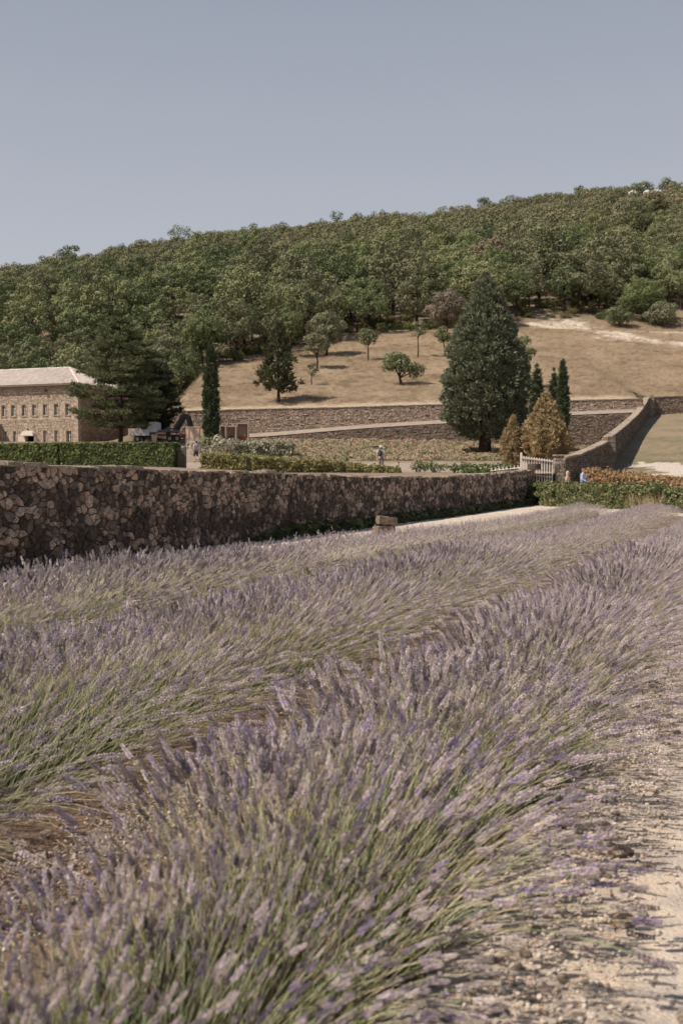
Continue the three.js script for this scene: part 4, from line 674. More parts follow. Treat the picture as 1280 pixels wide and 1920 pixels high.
// round bushes right of the man
const bush = (label, px, py, d, rx, h, seed, mat = boxLeaf, dens = 80, size = .11) => { const p = P(px, py, d), R = rng(seed), cl = [], o = thing('bush', label, 'bush', [p.x, hGarden(p.x, p.z) - .05, p.z]); for (let i = 0; i < 18; i++) { const a = R() * TAU, r = Math.sqrt(R()); cl.push([Math.cos(a) * r * rx * .75, h * (.25 + .5 * R() * (1.1 - r * .5)), Math.sin(a) * r * rx * .7, h * (.2 + R() * .13)]); } add('foliage', crownGeo(seed + 1, cl, dens, size), mat, o); const t = new MB(); for (let i = 0; i < 6; i++) { const q = cl[i]; t.tube([V(0, -.2, 0), V(q[0] * .6, q[1] * .5, q[2] * .6), V(...q)], [.04, .03, .015], 4); } t.build('stems', barkMat, o); return o; };
const freshBush = leafMat(.125, .16, .062, .3, { vertexColors: true });
bush('round dark green bush beside the man with the backpack', 782, 889, 65, .68, 1.05, 830);
bush('middle green bush in the clump right of the man', 816, 891, 64, .95, 1.05, 832, freshBush);
bush('wide green bush at the inner end of the clump right of the man', 852, 892, 63, .95, .85, 834, freshBush);
hg('low green plants running on behind the wall towards the gate', 836, [[868, 62], [960, 60.5]], 1.2, .55, hGarden, freshBush, { name: 'low_shrubs', size: .11, dens: 110, rough: .14, round: .25 }, 'shrub');
// hedges right of the gate
const wildTone = (R, s, y) => { const a = R(), k = n2(s * 1.3, 5); return a < .12 + .2 * Math.max(0, k) ? [.36, .29, .18] : a < .6 ? [.15, .175, .068] : [.10, .13, .05]; };
hg('unclipped green hedge across the end of the lavender, below the couple', 840, [[1012, 56], [1060, 53.5], [1130, 51], [1236, 48.5]], 1.5, 1.22, hField, tintLeaf, { size: .085, dens: 330, rough: .2, round: .4, tone: wildTone });
hg('short green hedge at the edge of the view, beyond the sandy gap', 842, [[1252, 46.5], [1420, 44]], 1.4, 1.1, hField, tintLeaf, { size: .085, dens: 330, rough: .2, round: .4, tone: wildTone });
hg('dry rust brown hedge in front of the grass enclosure', 844, [[1098, 62.5], [1160, 62], [1230, 60.5], [1420, 58]], 1.6, 1.45, hField, tintLeaf, { taper: (t) => table([[0, 1], [.3, .78], [.6, .66], [1, .62]], t), size: .085, dens: 330, rough: .2, round: .4, tone: (R) => { const a = R(); return a < .55 ? [.36, .235, .125] : a < .8 ? [.46, .33, .20] : [.24, .165, .085]; }, core: [.2, .14, .08] });
bush('ragged green shrub growing out by the end of the long wall', 1012, 925, 56.5, .55, 1.5, 846, boxLeaf); { const o = scene.children[scene.children.length - 1]; const p = P(1012, 925, 56.3); o.position.set(p.x + .1, hField(p.x, p.z) - .05, p.z); }
{ // dark weeds at the foot of the long wall, and straw tufts by the hedge
  const R = rng(850), m = new MB(); for (let i = 0; i < 26; i++) { const q = R() * TAU, l = .5 + R() * .6, p = V((R() - .5) * .7, R() * .45, (R() - .5) * .5); leaf(m, R, p, unit(R).add(V(0, .5, 0)).normalize(), .16 + R() * .1, null, 1.6); } const g = m.geo(), mats = [], cs = [], c = new THREE.Color();
  for (let i = 0; i < 480; i++) { const u = 24 + R() * 33, k = sstep(24, 34, u), p = UV(u, wallV(u) + .12 + R() * R() * .5); if (R() > .35 + .65 * k * (.5 + .5 * n2(u * .5, 2))) continue; p.y = hField(p.x, p.z) - .05; mats.push(M4(p, QE(0, R() * 6, 0), .35 + R() * .55)); const j = .8 + R() * .4; cs.push(c.setRGB(.09 * j, .105 * j, .05 * j).clone()); }
  tag(scatter('weeds', g, leafMat(1, 1, 1, .2), mats, scene, cs), 'dark green weeds growing along the foot of the long wall', 'weeds');
  const sm = [], sc = []; for (let i = 0; i < 260; i++) { const px = 1020 + R() * 230, d = table([[1020, 54.8], [1250, 47.2]], px) + R() * .8 - .6, x = PX(px, d); sm.push(M4(V(x, hField(x, -d), -d), QE(0, R() * 6, 0), V(.3, .5 + R() * .5, .3))); const j = .85 + R() * .3; sc.push(c.setRGB(.42 * j, .33 * j, .21 * j).clone()); }
  const s = new MB(); for (let i = 0; i < 14; i++) { const q = R() * TAU, e = V(Math.cos(q) * .6, .7 + R() * .5, Math.sin(q) * .6), o = V((R() - .5) * .5, 0, (R() - .5) * .5), a = s.v(o.x - .05, 0, o.z), b = s.v(o.x + .05, 0, o.z), d = s.v(e.x, e.y, e.z); s.tri(a, b, d); }
  tag(scatter('dry_weeds', s.geo(), leafMat(1, 1, 1, .3), sm, scene, sc), 'straw-coloured dry weeds along the base of the green hedge', 'weeds');
}
{ // stubble rows of cut lavender behind the sandy path
  const R = rng(860), kinds = [0, 1, 2].map((k) => { const m = new MB(), Q = rng(861 + k); for (let i = 0; i < 130; i++) { const d = unit(Q); d.y = Math.abs(d.y); leaf(m, Q, V(d.x * .5, d.y * .36 + .02, d.z * .45), d.clone().add(unit(Q).multiplyScalar(.7)).normalize(), (.06 + Q() * .05), null, 2.2); } return m.geo(); }), mat = leafMat(1, 1, 1, .15), c = new THREE.Color();
  for (let r = 0; r < 10; r++) { const d = 78.6 + r * 2.05, mats = [[], [], []], cs = [[], [], []], o = thing('stubble_row', (r < 1 ? 'brown row of cut lavender right along the sandy path' : r > 8 ? 'brown row of cut lavender nearest the lower terrace wall' : ['', 'second', 'third', 'fourth', 'fifth', 'sixth', 'seventh', 'eighth', 'ninth'][r] + ' brown row of cut lavender counted back from the sandy path'), 'lavender row', [0, 0, 0], 0, 'rows of cut brown lavender in the field behind the path');
    for (let x = -9; x < Math.min(30, xEdge(d) - 1.2); x += .42 + R() * .14) { if (n2(x * .3, r * 1.9) > .52 || Math.hypot(x - 12.2, d - 85) < 1.6 || R() < .07) continue; const k = Math.floor(R() * 3), xx = x, zz = -d - (R() - .5) * .3, s = .7 + R() * .4; mats[k].push(M4(V(xx, hGarden(xx, zz) - .02, zz), QE(0, R() * 6, 0), V(s * 1.1, s, s * 1.25))); const j = .85 + R() * .3; cs[k].push((R() < .75 ? c.setRGB(.335 * j, .262 * j, .18 * j) : c.setRGB(.235 * j, .235 * j, .13 * j)).clone()); }
    kinds.forEach((g, k) => scatter('plants', g, mat, mats[k], o, cs[k]));
  }
}
// ---------------------------------------------------------------- the stone house
{
  const dF = 105, C = V(PX(148, dF), 0, -dF), G = PY(842, dF), eave = PY(719, dF), A = Math.atan(.33), Hh = eave - G;
  // local axes: +x runs along the front to the right and ends at the corner (x = 0), +z faces out of the front
  const house = thing('stone_house', 'long two storey stone house with a pale tiled hip roof and small paired windows', 'house', [C.x, G, C.z], -A);
  const R = rng(900), LEN = 26, DEP = 10.2, plaster = new THREE.MeshStandardMaterial({ vertexColors: true, color: col(1.75, 1.75, 1.75), map: scaled(stoneTex, .35), bumpMap: scaled(stoneBump, .6), bumpScale: .03, roughness: .95 });
  const ppm = FPX / dF, ly = (py) => PY(py, dF) - G;
  // openings on the front: [x centre, y0, y1, width, kind]
  const lx = (px) => { // pixel column to local x on the front plane
    const a = (px - 640) / FPX, dx = Math.cos(A), dz = Math.sin(A); // point = C + x*(cosA, ., sinA) in world x,-d
    return (a * dF - C.x) / (dx + a * dz);
  };
  const ops = []; for (const px of [9, 27, 47, 66, 86.5, 107.5, 128.5, -11, -31, -51]) ops.push([lx(px), ly(777), ly(756), .52, 'window']);
  for (const [px, w] of [[12, .42], [86, .42], [107, .42], [-28, .42]]) ops.push([lx(px), ly(830), ly(806), w, 'window']);
  ops.push([lx(29.5), ly(833), ly(806), .42, 'window'], [lx(130.5), ly(831), ly(807), .62, 'window'], [lx(58.5), ly(842), ly(816), .95, 'door']);
  { // front wall: grid of panels round the openings, thick reveals
    const xs = [...new Set([-LEN, 0, ...ops.flatMap((o) => [o[0] - o[3] / 2, o[0] + o[3] / 2])])].sort((a, b) => a - b), ys = [...new Set([-1, Hh, ...ops.flatMap((o) => [o[1], o[2]])])].sort((a, b) => a - b), m = new MB(), base = [.45, .385, .33];
    for (let i = 0; i + 1 < xs.length; i++) for (let j = 0; j + 1 < ys.length; j++) { const cx = (xs[i] + xs[i + 1]) / 2, cy = (ys[j] + ys[j + 1]) / 2; if (ops.some((o) => Math.abs(cx - o[0]) < o[3] / 2 && cy > o[1] && cy < o[2])) continue; m.quad(m.v(xs[i], ys[j], 0, base, xs[i], ys[j]), m.v(xs[i + 1], ys[j], 0, base, xs[i + 1], ys[j]), m.v(xs[i + 1], ys[j + 1], 0, base, xs[i + 1], ys[j + 1]), m.v(xs[i], ys[j + 1], 0, base, xs[i], ys[j + 1])); }
    const rv = [.40, .325, .26]; for (const [x, y0, y1, w] of ops) { const a = x - w / 2, b = x + w / 2, q = (p) => m.quad(...p.map((k) => m.v(...k, rv, k[2], k[1]))); q([[a, y0, 0], [a, y0, -.28], [b, y0, -.28], [b, y0, 0]]); q([[a, y1, -.28], [a, y1, 0], [b, y1, 0], [b, y1, -.28]]); q([[a, y0, -.28], [a, y0, 0], [a, y1, 0], [a, y1, -.28]]); q([[b, y0, 0], [b, y0, -.28], [b, y1, -.28], [b, y1, 0]]); }
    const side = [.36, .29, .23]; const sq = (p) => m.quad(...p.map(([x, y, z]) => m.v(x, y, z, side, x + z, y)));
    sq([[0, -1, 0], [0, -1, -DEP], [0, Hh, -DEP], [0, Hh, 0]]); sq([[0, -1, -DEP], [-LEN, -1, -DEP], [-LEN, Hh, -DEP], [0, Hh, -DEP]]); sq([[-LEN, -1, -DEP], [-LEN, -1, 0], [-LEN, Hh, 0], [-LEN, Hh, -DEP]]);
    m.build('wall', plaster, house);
  }
  { // rubble of the lower storey and under the eaves, quoins at the corner, smooth bands round the windows
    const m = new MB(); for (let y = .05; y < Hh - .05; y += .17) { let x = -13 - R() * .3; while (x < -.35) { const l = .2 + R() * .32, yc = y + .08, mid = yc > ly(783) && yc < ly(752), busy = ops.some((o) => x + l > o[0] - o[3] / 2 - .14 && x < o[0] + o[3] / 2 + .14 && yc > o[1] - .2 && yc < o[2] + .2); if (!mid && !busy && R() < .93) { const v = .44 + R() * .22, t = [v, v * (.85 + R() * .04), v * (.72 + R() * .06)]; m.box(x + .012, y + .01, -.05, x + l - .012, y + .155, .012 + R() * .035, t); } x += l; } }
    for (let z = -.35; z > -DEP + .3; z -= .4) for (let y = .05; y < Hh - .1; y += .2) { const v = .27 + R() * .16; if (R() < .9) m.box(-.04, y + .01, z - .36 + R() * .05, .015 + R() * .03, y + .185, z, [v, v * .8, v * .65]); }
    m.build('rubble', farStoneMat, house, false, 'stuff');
    let y = 0, k = 0; while (y < Hh - .2) { const h = .3 + R() * .06, w = k++ % 2 ? .34 : .5, v = .56 + R() * .1; const q = new MB(); q.box(-w, y + .008, -.84 + w, .045, y + h - .008, .055, [v, v * .84, v * .7]); q.build('quoin', farStoneMat, house, false); y += h; }
    for (const o of ops) { if (o[4] !== 'window') continue; const q = new MB(), v = .56, t = [v, v * .85, v * .71], [x, y0, y1, w] = o, b = .13; q.box(x - w / 2 - b, y0 - .04, -.05, x - w / 2 - .003, y1 + .003, .03, t); q.box(x + w / 2 + .003, y0 - .04, -.05, x + w / 2 + b, y1 + .003, .03, t); q.box(x - w / 2 - b - .02, y1 + .006, -.05, x + w / 2 + b + .02, y1 + .17, .035, t); q.box(x - w / 2 - b - .02, y0 - .12, -.05, x + w / 2 + b + .02, y0 - .045, .07, t); q.build('surround', farStoneMat, house, false); }
  }
  const glass = new THREE.MeshPhysicalMaterial({ color: col(.85, .88, .88), roughness: .03, transmission: 1, thickness: 0 }), white = std(.62, .60, .57);
  for (const [x, y0, y1, w, kind] of ops) {
    if (kind === 'door') continue; const m = new MB(), z = -.2, f = .045, bars = [[x - w / 2, x - w / 2 + f, y0, y1], [x + w / 2 - f, x + w / 2, y0, y1], [x - w / 2 + f + .002, x + w / 2 - f - .002, y0, y0 + f], [x - w / 2 + f + .002, x + w / 2 - f - .002, y1 - f, y1], [x - .028, x + .028, y0 + f + .002, y1 - f - .002]];
    for (const [a, b, c, d] of bars) m.box(a, c, z, b, d, z + .05); for (const t of [.33, .66]) { const yy = lerp(y0, y1, t); m.box(x - w / 2 + f + .002, yy - .014, z + .004, x - .03, yy + .014, z + .04); m.box(x + .03, yy - .014, z + .004, x + w / 2 - f - .002, yy + .014, z + .04); }
    const win = m.build('window', white, house, false), p = new MB(); p.box(x - w / 2 + .01, y0 + .01, z + .012, x + w / 2 - .01, y1 - .01, z + .02); p.build('pane', glass, win, false);
    
  }
  { // doorway with a pale canopy and open white door leaf
    const [x, y0, y1, w] = ops[ops.length - 1], m = new MB(); m.box(-LEN + .1, -.05, -DEP + .1, -.1, 0, -.3); m.box(-LEN + .1, Hh * .5, -DEP + .1, -.1, Hh * .5 + .15, -.3); m.build('floor', std(.3, .25, .2), house, false);
    const c = new THREE.CylinderGeometry(.78, .78, .34, 18, 1, false, Math.PI / 2, Math.PI); c.rotateX(Math.PI / 2); c.rotateZ(0); c.scale(1, .62, 1); c.rotateZ(Math.PI / 2 * 0);
    const cg = new THREE.Shape(); cg.moveTo(-.78, 0); cg.quadraticCurveTo(-.7, .5, 0, .52); cg.quadraticCurveTo(.7, .5, .78, 0); cg.lineTo(-.78, 0); const eg = new THREE.ExtrudeGeometry(cg, { depth: .55, bevelEnabled: true, bevelSize: .02, bevelThickness: .02, bevelSegments: 2 }); eg.translate(x - .05, y1 + .02, .02); add('canopy', eg, std(.60, .55, .48), house);
    const l = new MB(); l.box(x + w / 2 + .02, y0, .02, x + w / 2 + .36, y1 - .05, .08); l.build('door', white, house, false);
    const s = new MB(); s.box(x - w / 2 - 1.05, y0, .02, x - w / 2 - .12, y1 - .02, .09); s.build('shutter', std(.50, .44, .37), house, false);
    const la = new MB(); la.tube([V(x - .1, ly(806), .02), V(x - .1, ly(803), .25), V(x - .1, ly(801), .3)], [.02, .02, .02], 5); la.box(x - .18, ly(807), .22, x - .02, ly(802.5), .38); la.build('wall_lamp', std(.06, .055, .05), house, false);
    const l2 = new MB(), xx = lx(88.5); l2.tube([V(xx, ly(728), .02), V(xx, ly(729), .25)], [.03, .03], 5); l2.box(xx - .1, ly(733), .1, xx + .1, ly(728), .34); l2.build('wall_lamp', std(.05, .045, .04), house, false);
  }
  { // low porch corner at the far left of the front
    const m = new MB(), x1 = lx(4); m.box(x1 - 2.2, -.5, .01, x1, ly(794), .9, [.42, .34, .27]); m.build('porch', plaster, house, false); const q = new MB(); q.box(x1 - 2.25, ly(794) + .003, .0, x1 + .05, ly(792), .96, [.5, .43, .36]); q.build('porch_slab', farStoneMat, house, false);
  }
  { // hip roof in rows of half-round clay tiles
    const ov = .35, rise = 2.35, hipX = -4.3, rz = -DEP / 2, y0 = Hh - .04, zf = ov, xr = ov, m = new MB(), deck = new MB(), tcol = () => { const v = .40 + R() * .17; return [v, v * (.85 + R() * .05), v * (.755 + R() * .05)]; };
    const hf = (x, z) => y0 + rise * Math.min(1, Math.max(0, Math.min((zf - z) / (zf - rz), x > hipX ? (xr - x) / (xr - hipX) : 9)));
    const dq = (p) => deck.quad(...p.map(([x, y, z]) => deck.v(x, y, z, [.3, .22, .17], x, z))); const ridge = y0 + rise;
    dq([[-LEN - ov, y0, zf], [xr, y0, zf], [hipX, ridge, rz], [-LEN - ov, ridge, rz]]); deck.tri(deck.v(xr, y0, zf, [.3, .22, .17]), deck.v(xr, y0, -DEP - ov, [.3, .22, .17]), deck.v(hipX, ridge, rz, [.3, .22, .17])); dq([[xr, y0, -DEP - ov], [-LEN - ov, y0, -DEP - ov], [-LEN - ov, ridge, rz], [hipX, ridge, rz]]);
    dq([[-LEN - ov, y0 - .12, zf], [-LEN - ov, y0 - .12, -DEP - ov], [xr, y0 - .12, -DEP - ov], [xr, y0 - .12, zf]]); dq([[-LEN - ov, y0 - .12, zf], [xr, y0 - .12, zf], [xr, y0, zf], [-LEN - ov, y0, zf]]); dq([[xr, y0 - .12, zf], [xr, y0 - .12, -DEP - ov], [xr, y0, -DEP - ov], [xr, y0, zf]]);
    const tile = (a, b, r, c) => { const d = b.clone().sub(a).normalize(), s = V(0, 1, 0).cross(d).normalize(), n = d.clone().cross(s), f = (p, q, rr) => { const z = p.clone().addScaledVector(s, Math.cos(q) * rr).addScaledVector(n, Math.sin(q) * rr * .8); return m.v(z.x, z.y, z.z, c, z.x, z.z); }; const K = 4, A_ = [...Array(K + 1)].map((_, i) => f(a, i / K * Math.PI, r)), B_ = [...Array(K + 1)].map((_, i) => f(b, i / K * Math.PI, r * .84)); for (let i = 0; i < K; i++) m.quad(A_[i], B_[i], B_[i + 1], A_[i + 1]); for (let i = 1; i < K; i++) m.tri(A_[0], A_[i], A_[i + 1]); };
    const sl = rise / (zf - rz); for (let x = -15; x < xr; x += .21) { const top = x > hipX ? (xr - x) / (xr - hipX) : 1, run = (zf - rz) * top; for (let t = 0; t < run - .1; t += .42) { const j = (R() - .5) * .03, e = Math.min(run, t + .47); tile(V(x + j, y0 + t * sl + .05, zf - t + .06), V(x + j, y0 + e * sl + .03, zf - e), .095, tcol()); } }
    const sr = rise / (xr - hipX); for (let z = zf; z > -DEP - ov; z -= .21) { const k = z > rz ? (zf - z) / (zf - rz) : (z + DEP + ov) / (rz + DEP + ov), run = (xr - hipX) * Math.min(1, k); for (let t = 0; t < run - .1; t += .42) { const e = Math.min(run, t + .47); tile(V(xr - t + .06, y0 + t * sr + .05, z), V(xr - e, y0 + e * sr + .03, z), .095, tcol()); } }
    for (const [a, b] of [[V(xr, y0, zf), V(hipX, ridge, rz)], [V(-15, ridge, rz), V(hipX, ridge, rz)], [V(xr, y0, -DEP - ov), V(hipX, ridge, rz)]]) { const n = Math.round(a.distanceTo(b) / .4); for (let i = 0; i < n; i++) tile(a.clone().lerp(b, i / n).add(V(0, .07, 0)), a.clone().lerp(b, (i + 1.15) / n).add(V(0, .07, 0)), .13, tcol()); }
    const roof = deck.build('roof', new THREE.MeshStandardMaterial({ vertexColors: true, roughness: 1 }), house, false); m.build('roof_tile_mass', new THREE.MeshStandardMaterial({ vertexColors: true, color: col(1.15, 1.15, 1.15), roughness: .9 }), roof, false, 'stuff');
    const gt = new MB(); gt.tube([V(-LEN, y0 - .1, zf + .1), V(xr, y0 - .1, zf + .1)], [.07, .07], 8); gt.build('gutter', std(.12, .10, .085), house, true); const dp = new MB(); dp.tube([V(-.25, y0 - .12, zf + .08), V(-.2, y0 - .3, .18), V(.13, y0 - .5, .10), V(.13, 0, .10)], [.05, .05, .05, .05], 7); dp.build('downpipe', std(.06, .05, .045), house, true);
  }
  { // small white framed window on the shaded end wall
    const m = new MB(), z = -4.6, y = ly(771), s = .36; for (const [a, b, c, d] of [[-s, -s + .09, -s, s], [s - .09, s, -s, s], [-s + .092, s - .092, -s, -s + .09], [-s + .092, s - .092, s - .09, s]]) m.box(.06, y + c, z + a, .12, y + d, z + b); const w = m.build('window', white, house, false); const p = new MB(); p.box(.05, y - s + .02, z - s + .02, .075, y + s - .02, z + s - .02); p.build('pane', glass, w, false);
  }
}
// ---------------------------------------------------------------- yard: skip lorry, skips and boards
{
  const d = 97, gy = hGarden(PX(300, d), -d), s = d / FPX, o = thing('skip_lorry', 'skip lorry with a white cab and a raised dark loading arm, parked under the pine', 'lorry', [PX(300, d), gy, -d], -.06);
  const X = (px) => (px - 300) * s, Y = (py) => Math.max(0, PY(py, d) - gy), white = new THREE.MeshPhysicalMaterial({ color: col(.62, .63, .66), roughness: .4, clearcoat: .4 }), dark = std(.03, .03, .034, { roughness: .6 }), steel = std(.10, .10, .11, { roughness: .5 }), glass = new THREE.MeshPhysicalMaterial({ color: col(.02, .025, .03), roughness: .08 }), W = 1.05;
  { const sh = new THREE.Shape(); sh.moveTo(X(249), Y(817)); sh.lineTo(X(249), Y(808)); sh.lineTo(X(261), Y(805)); sh.lineTo(X(268), Y(796)); sh.lineTo(X(284), Y(796)); sh.lineTo(X(284), Y(817)); sh.lineTo(X(249), Y(817)); const g = new THREE.ExtrudeGeometry(sh, { depth: W * 1.7, bevelEnabled: true, bevelSize: .04, bevelThickness: .04, bevelSegments: 2 }); g.translate(0, 0, -W * .85); const cab = add('cab', g, white, o); const w = new MB(); w.box(X(270), Y(805.5), W * .85 + .045, X(281), Y(798), W * .85 + .06); w.build('side_window', glass, cab, false); const dr = new MB(); dr.box(X(274.2), Y(816), W * .85 + .042, X(274.6), Y(806), W * .85 + .05); dr.build('door_gap', dark, cab, false); const hl = new MB(); hl.box(X(249) - .06, Y(814), W * .5, X(249) - .03, Y(811), W * .75); hl.build('headlight', glass, cab, false); }
  { const m = new MB(); m.box(X(284.5), Y(811), -W * .8, X(299), Y(792), W * .86); m.build('box', std(.55, .57, .61, { roughness: .5 }), o, false); }
  { const m = new MB(); m.box(X(262), Y(820), -.5, X(347), Y(815), .5); m.build('chassis', dark, o, false); const r = new MB(); r.box(X(296), Y(815), W * .8, X(316), Y(812), W * .86); r.box(X(296), Y(821), W * .8, X(317), Y(818), W * .86); r.build('side_rail', std(.50, .34, .20), o, false); }
  { const m = new MB(); m.box(X(302), Y(811), -.8, X(336), Y(807), .8); m.tube([V(X(306), Y(808), .6), V(X(332), Y(803), .6)], [.08, .08], 6); m.build('bed', steel, o, false); }
  for (const [a, b] of [[-.75, -.6], [.6, .75]]) { const m = new MB(), pts = [[328, 812], [331, 806], [346, 781], [350, 778.5], [354, 781], [358, 796], [359, 801]]; const L = pts.map(([x, y], i) => { const p = pts[Math.max(0, i - 1)], q = pts[Math.min(pts.length - 1, i + 1)], dx = X(q[0]) - X(p[0]), dy = Y(q[1]) - Y(p[1]), l = Math.hypot(dx, dy), t = .14; return [[X(x) - dy / l * t, Y(y) + dx / l * t], [X(x) + dy / l * t, Y(y) - dx / l * t]]; }); for (let i = 0; i + 1 < L.length; i++) { const [p0, p1] = L[i], [q0, q1] = L[i + 1]; for (const [u, v] of [[p0, q0], [p1, q1]]) m.quad(m.v(u[0], u[1], a), m.v(v[0], v[1], a), m.v(v[0], v[1], b), m.v(u[0], u[1], b)); for (const z of [a, b]) m.quad(m.v(p0[0], p0[1], z), m.v(p1[0], p1[1], z), m.v(q1[0], q1[1], z), m.v(q0[0], q0[1], z)); } m.build('loading_arm', dark, o, false); }
  for (const [px, z] of [[262, .78], [262, -.78], [323, .78], [323, -.78], [337, .78]]) { const r = X(300 + 6.3), w = new THREE.Group(); w.name = 'wheel'; o.add(w); w.position.set(X(px), r, z); const t = new THREE.TorusGeometry(r * .72, r * .29, 10, 22); t.scale(1, 1, 1.3); add('tyre', t, std(.025, .024, .024), w); const h = new THREE.CylinderGeometry(r * .52, r * .52, .18, 16); h.rotateX(Math.PI / 2); add('rim', h, std(.36, .30, .27), w); }
  { const m = new MB(); m.box(X(340), Y(818), -.9, X(349), Y(814), .9); m.box(X(342), Y(822), .5, X(345), Y(812), .8); m.build('tail_lights', std(.42, .12, .05), o, false); const g = new MB(); g.tube([V(X(318) - .1, Y(812), .82), V(X(320), Y(809.5), .82), V(X(323), Y(808.8), .82), V(X(327), Y(809.5), .82), V(X(329.4), Y(813), .82)], [.05, .05, .05, .05, .05], 6); g.build('mudguard', steel, o, true); }
  const bin = thing('waste_bin', 'tapered beige bin standing in front of the lorry cab', 'bin', [PX(290.5, 95), hGarden(PX(290.5, 95), -95), -95]); { const g = new THREE.CylinderGeometry(.36, .26, .82, 4, 1); g.rotateY(Math.PI / 4); g.translate(0, .42, 0); add('body', g, std(.52, .42, .32), bin); const l = new MB(); l.box(-.29, .835, -.29, .29, .9, .29); l.build('lid', std(.56, .47, .30), bin, false); const w = new MB(); w.tube([V(-.2, .05, .2), V(.2, .05, .2)], [.06, .06], 8); w.build('wheels', dark, bin, true); }
  const skip = (label, px0, px1, py0, py1, dd, c, open) => { const a = PX(px0, dd), b = PX(px1, dd), gg = hGarden((a + b) / 2, -dd), h = PY(py1, dd) - gg, t = thing('skip', label, 'skip', [(a + b) / 2, gg, -dd], -.05), w = (b - a) / 2, D = .75, m = new MB(), k = .06; m.box(-w, .08, D - k, w, h, D); m.box(-w, .08, -D, w, h, -D + k); m.box(-w, .08, -D + k + .002, -w + k, h, D - k - .002); m.box(w - k, .08, -D + k + .002, w, h, D - k - .002); m.box(-w + k + .002, .1, -D + k + .002, w - k - .002, .16, D - k - .002); m.build('body', std(...c, { roughness: .7 }), t, false); const rr = new MB(); rr.box(-w - .04, h + .003, D - .09, w + .04, h + .08, D + .05); rr.box(-w - .04, h + .003, -D - .05, w + .04, h + .08, -D + .09); rr.build('rim', std(c[0] * 1.1, c[1] * 1.1, c[2] * 1.1), t, false); for (let x = -w + .25; x < w - .1; x += .5) { const q = new MB(); q.box(x - .03, .12, D + .003, x + .03, h - .02, D + .05); q.build('rib', std(c[0] * .95, c[1] * .95, c[2] * .95), t, false); } return t; };
  skip('pinkish beige skip beside the lorry, half behind the pale shrub', 352, 392, 826, 802, 94, [.50, .37, .29]);
  const board = (label, px0, px1, py1, dd, c, hole) => { const a = PX(px0, dd), b = PX(px1, dd), gg = hGarden((a + b) / 2, -dd), h = PY(py1, dd) - gg, t = thing('crate', label, 'crate', [(a + b) / 2, gg, -dd]), w = (b - a) / 2, m = new MB(); m.box(-w, 0, -.4, -w + .09, h, .4); m.box(w - .09, 0, -.4, w, h, .4); m.box(-w + .092, 0, -.4, w - .092, .1, .4); m.box(-w + .092, h - .09, -.4, w - .092, h, .4); m.box(-w + .092, .102, -.4, w - .092, h - .092, -.33); m.build('frame', std(...c), t, false); if (hole) { const q = new MB(), R = rng(px0); for (let i = 0; i < 5; i++) { const x = (R() - .5) * w, y = .15 + R() * .2; q.tube([V(x, .12, 0), V(x + (R() - .5) * .3, y + .3, .1), V(x + (R() - .5) * .5, y + .35, .2)], [.09, .1, .05], 5); } q.build('contents', std(...hole), t, true); } return t; };
  board('plain pinkish board crate just right of the slim cypress', 413, 425, 798, 96.5, [.50, .37, .29]);
  board('open low crate with dark contents against the terrace wall', 426, 444, 799, 96.8, [.47, .36, .29], [.16, .09, .07]);
  board('taller open crate with a rust orange load against the terrace wall', 445, 467, 793.5, 97.5, [.45, .34, .27], [.40, .16, .07]);
}
// ---------------------------------------------------------------- people
// a smooth skin over a distance field (surface nets)
function skin(f, lo, hi, cell) {
  const n = [0, 1, 2].map((k) => Math.ceil((hi[k] - lo[k]) / cell) + 1), id = (i, j, k) => (i * n[1] + j) * n[2] + k, val = new Float32Array(n[0] * n[1] * n[2]), cellV = new Int32Array(n[0] * n[1] * n[2]).fill(-1), m = new MB();
  for (let i = 0; i < n[0]; i++) for (let j = 0; j < n[1]; j++) for (let k = 0; k < n[2]; k++) val[id(i, j, k)] = f(lo[0] + i * cell, lo[1] + j * cell, lo[2] + k * cell);
  const E = [[0, 1], [2, 3], [4, 5], [6, 7], [0, 2], [1, 3], [4, 6], [5, 7], [0, 4], [1, 5], [2, 6], [3, 7]];
  for (let i = 0; i < n[0] - 1; i++) for (let j = 0; j < n[1] - 1; j++) for (let k = 0; k < n[2] - 1; k++) {
    const c = []; for (let b = 0; b < 8; b++) c.push(val[id(i + (b & 1), j + (b >> 1 & 1), k + (b >> 2))]); let x = 0, y = 0, z = 0, q = 0;
    for (const [a, b] of E) if (c[a] < 0 !== c[b] < 0) { const t = c[a] / (c[a] - c[b]); x += lerp(a & 1, b & 1, t); y += lerp(a >> 1 & 1, b >> 1 & 1, t); z += lerp(a >> 2, b >> 2, t); q++; }
    if (q) cellV[id(i, j, k)] = m.v(lo[0] + (i + x / q) * cell, lo[1] + (j + y / q) * cell, lo[2] + (k + z / q) * cell);
  }
  for (let i = 1; i < n[0] - 1; i++) for (let j = 1; j < n[1] - 1; j++) for (let k = 1; k < n[2] - 1; k++) {
    const a = val[id(i, j, k)] < 0, face = (b, p, q, r, s) => { if (a === b) return; const v = [p, q, r, s].map((t) => cellV[t]); if (v.some((t) => t < 0)) return; a ? m.quad(v[0], v[1], v[2], v[3]) : m.quad(v[3], v[2], v[1], v[0]); };
    face(val[id(i + 1, j, k)] < 0, id(i, j - 1, k - 1), id(i, j, k - 1), id(i, j, k), id(i, j - 1, k));
    face(val[id(i, j + 1, k)] < 0, id(i - 1, j, k - 1), id(i - 1, j, k), id(i, j, k), id(i, j, k - 1));
    face(val[id(i, j, k + 1)] < 0, id(i - 1, j - 1, k), id(i, j - 1, k), id(i, j, k), id(i - 1, j, k));
  }
  return m.geo(true);
}
